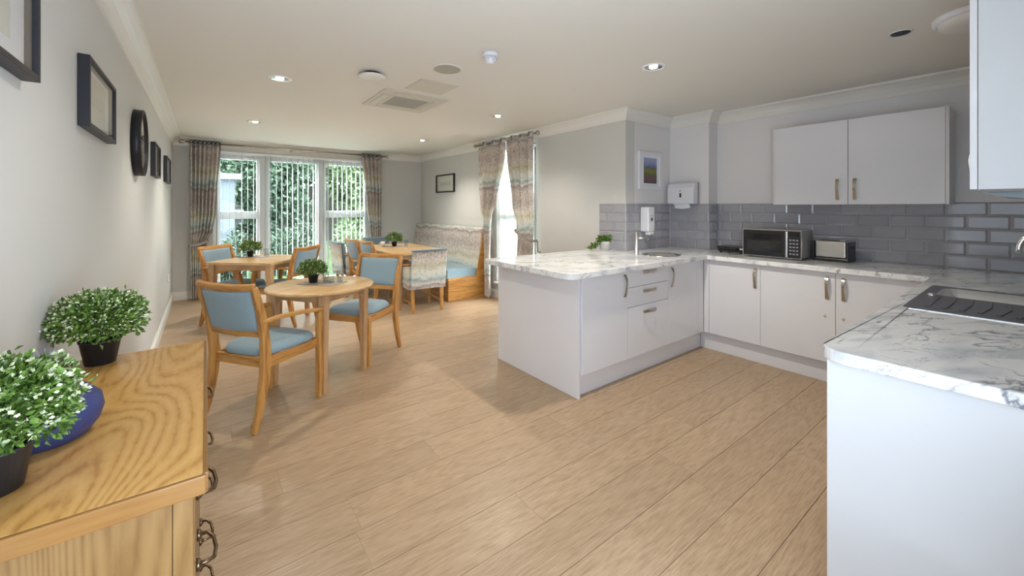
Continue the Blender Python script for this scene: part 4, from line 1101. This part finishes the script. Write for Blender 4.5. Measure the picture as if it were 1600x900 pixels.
# dispensers
so = thing('soap_dispenser', 'white wall soap dispenser above the slim steel tap', 'dispenser', (3.786, YJ-.0095, 1.22))
MB().box(-.058, -.105, -.115, .058, -.0, .150).build('cover', 'wplastic', so, .014, 4)
MB().box(-.040, -.109, -.148, .040, -.045, -.1155).build('nozzle', 'wplastic', so, .010, 3)
MB().box(-.014, -.1075, .0, .014, -.1055, .034).build('window', 'black', so, .004)
MB().box(-.016, -.1070, .055, .016, -.1055, .063).build('emblem', 'grey', so)
td = thing('towel_dispenser', 'white paper towel dispenser on the column above the tiles', 'dispenser', (XC-.0095, 2.455, 1.52))
MB().box(-.012, -.168, -.118, 0, .160, .118).build('back_plate', 'grey', td, .004)
prof = [(-.0125, -.118), (-.100, -.118), (-.106, -.10), (-.104, .06), (-.088, .105), (-.060, .118), (-.0125, .118)]
k = len(prof); vs = [(x, -.160, z) for x, z in prof]+[(x, .154, z) for x, z in prof]
MB().add(vs, [tuple(range(k))[::-1], tuple(range(k, 2*k))]+[((i+1)%k, i, i+k, (i+1)%k+k)[::-1] for i in range(k)]).build('cover', 'wplastic', td, .010, 3)
MB().box(-.1075, -.018, -.045, -.1055, .004, .002).build('level_window', 'black', td, .0008)
MB().box(-.1070, -.015, .022, -.1045, .005, .034).build('emblem', 'grey', td)
MB().grid(lambda u, v: (-.085+.03*math.sin(v*2.5), -.095+.19*u, -.1185-.042*v-.012*math.sin(u*PI)*v), 10, 6).build('paper_towel', 'mountw', td, solid=.002)

# ------------------------------------------------------------------ garden
gr = MB().box(-25, YB+T+1.6, -.22, 30, 40, -.12).build('lawn', 'grass'); gr['kind'] = 'structure'
pv = MB().box(-25, YB+T+.002, -.22, 30, YB+T+1.6, -.12).build('paving', 'patio'); pv['kind'] = 'structure'
pv = MB().box(XR+T+.002, -20, -.22, 30, YB+T, -.12).build('side_paving', 'patio'); pv['kind'] = 'structure'
def tree(name, lab, cat, x, y, rx, rz, zc, n, size, m, seed, trunk=True, ry=None):
    t = thing(name, lab, cat, (x, y, -.12))
    ry = ry or rx
    rg = random.Random(seed)
    if trunk: MB().tube([(0, 0, 0), (.05, 0, zc*.5), (0, 0, zc)], [.09, .07, .04], 8).build('trunk', 'bark', t)
    lumps = [(rg.uniform(-.7,.7), rg.uniform(-.7,.7), rg.uniform(-.7,.7)) for _ in range(14)]
    def s(rr):
        c = lumps[rr.randrange(14)]; d = Vector((rr.gauss(0,1), rr.gauss(0,1), rr.gauss(0,1))).normalized(); r = .5*rr.uniform(.5,1)**.5
        p = ((c[0]+d.x*r)*rx, (c[1]+d.y*r)*ry, max(.02, zc+(c[2]+d.z*r)*rz)); return p, d
    leaves(n, s, size, seed, .6).build('crown', m, t, kind='stuff')
    return t
hs = [(-4.4, 12.9), (-1.6, 13.0), (1.2, 12.8), (4.0, 12.9), (6.8, 12.8)]
hl = ['dark shrub far left beyond the window', 'dark shrub behind the garden shed', 'tall dense shrub in the middle of the garden view', 'pale shrub seen through the right window panel', 'pale shrub at the far right of the garden view']
for k, ((x, y), lb) in enumerate(zip(hs, hl)):
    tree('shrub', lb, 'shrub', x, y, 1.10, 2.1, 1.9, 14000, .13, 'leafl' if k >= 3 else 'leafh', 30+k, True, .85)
for k, (x, lb) in enumerate(((-4.9, 'tall tree behind the garden shed'), (.1, 'tall tree standing behind the garden shrubs'), (5.6, 'pale tall tree behind the right hand shrubs'))):
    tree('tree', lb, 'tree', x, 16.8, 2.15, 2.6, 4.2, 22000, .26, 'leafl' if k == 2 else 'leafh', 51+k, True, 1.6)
tree('tree', 'distant tree beyond the garden fence', 'tree', 2.9, 22.5, 2.6, 3.2, 5.4, 22000, .30, 'leafh', 58, True, 1.8)
for k, (x, y, r, lb) in enumerate(((.25, 8.95, .36, 'low bush outside the left window panel'), (1.45, 10.4, .55, 'low bush outside the centre window panel'), (2.95, 10.3, .55, 'low bush outside the right window panel'))):
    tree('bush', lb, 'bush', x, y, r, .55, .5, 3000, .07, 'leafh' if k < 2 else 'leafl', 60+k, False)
sh = thing('garden_shed', 'blue grey shed with a pale roof edge seen through the left window panel', 'shed', (-.3, 10.0, -.12))
MB().box(-1.6, 0, 0, .78, 1.1, 2.05).build('walls', 'shed', sh)
MB().box(-1.75, -.12, 2.052, .9, 1.2, 2.16).build('roof', 'shedroof', sh)
for xx in (-1.2, -.45, .30): MB().box(xx, -.03, .9, xx+.22, -.001, 1.65).build('window', 'dark', sh)
fn = thing('garden_fence', 'dark timber boundary fence behind the garden shrubs', 'fence', (0, 19.2, -.12))
f0 = MB().box(0, 0, 0, .148, .025, 2.4).build('board', 'fencewood', fn); f0.location = (-12, 0, 0)
for i in range(1, 200):
    o = f0.copy(); C.objects.link(o); o.parent = fn; o.location = (-12+i*.15, 0, 0)
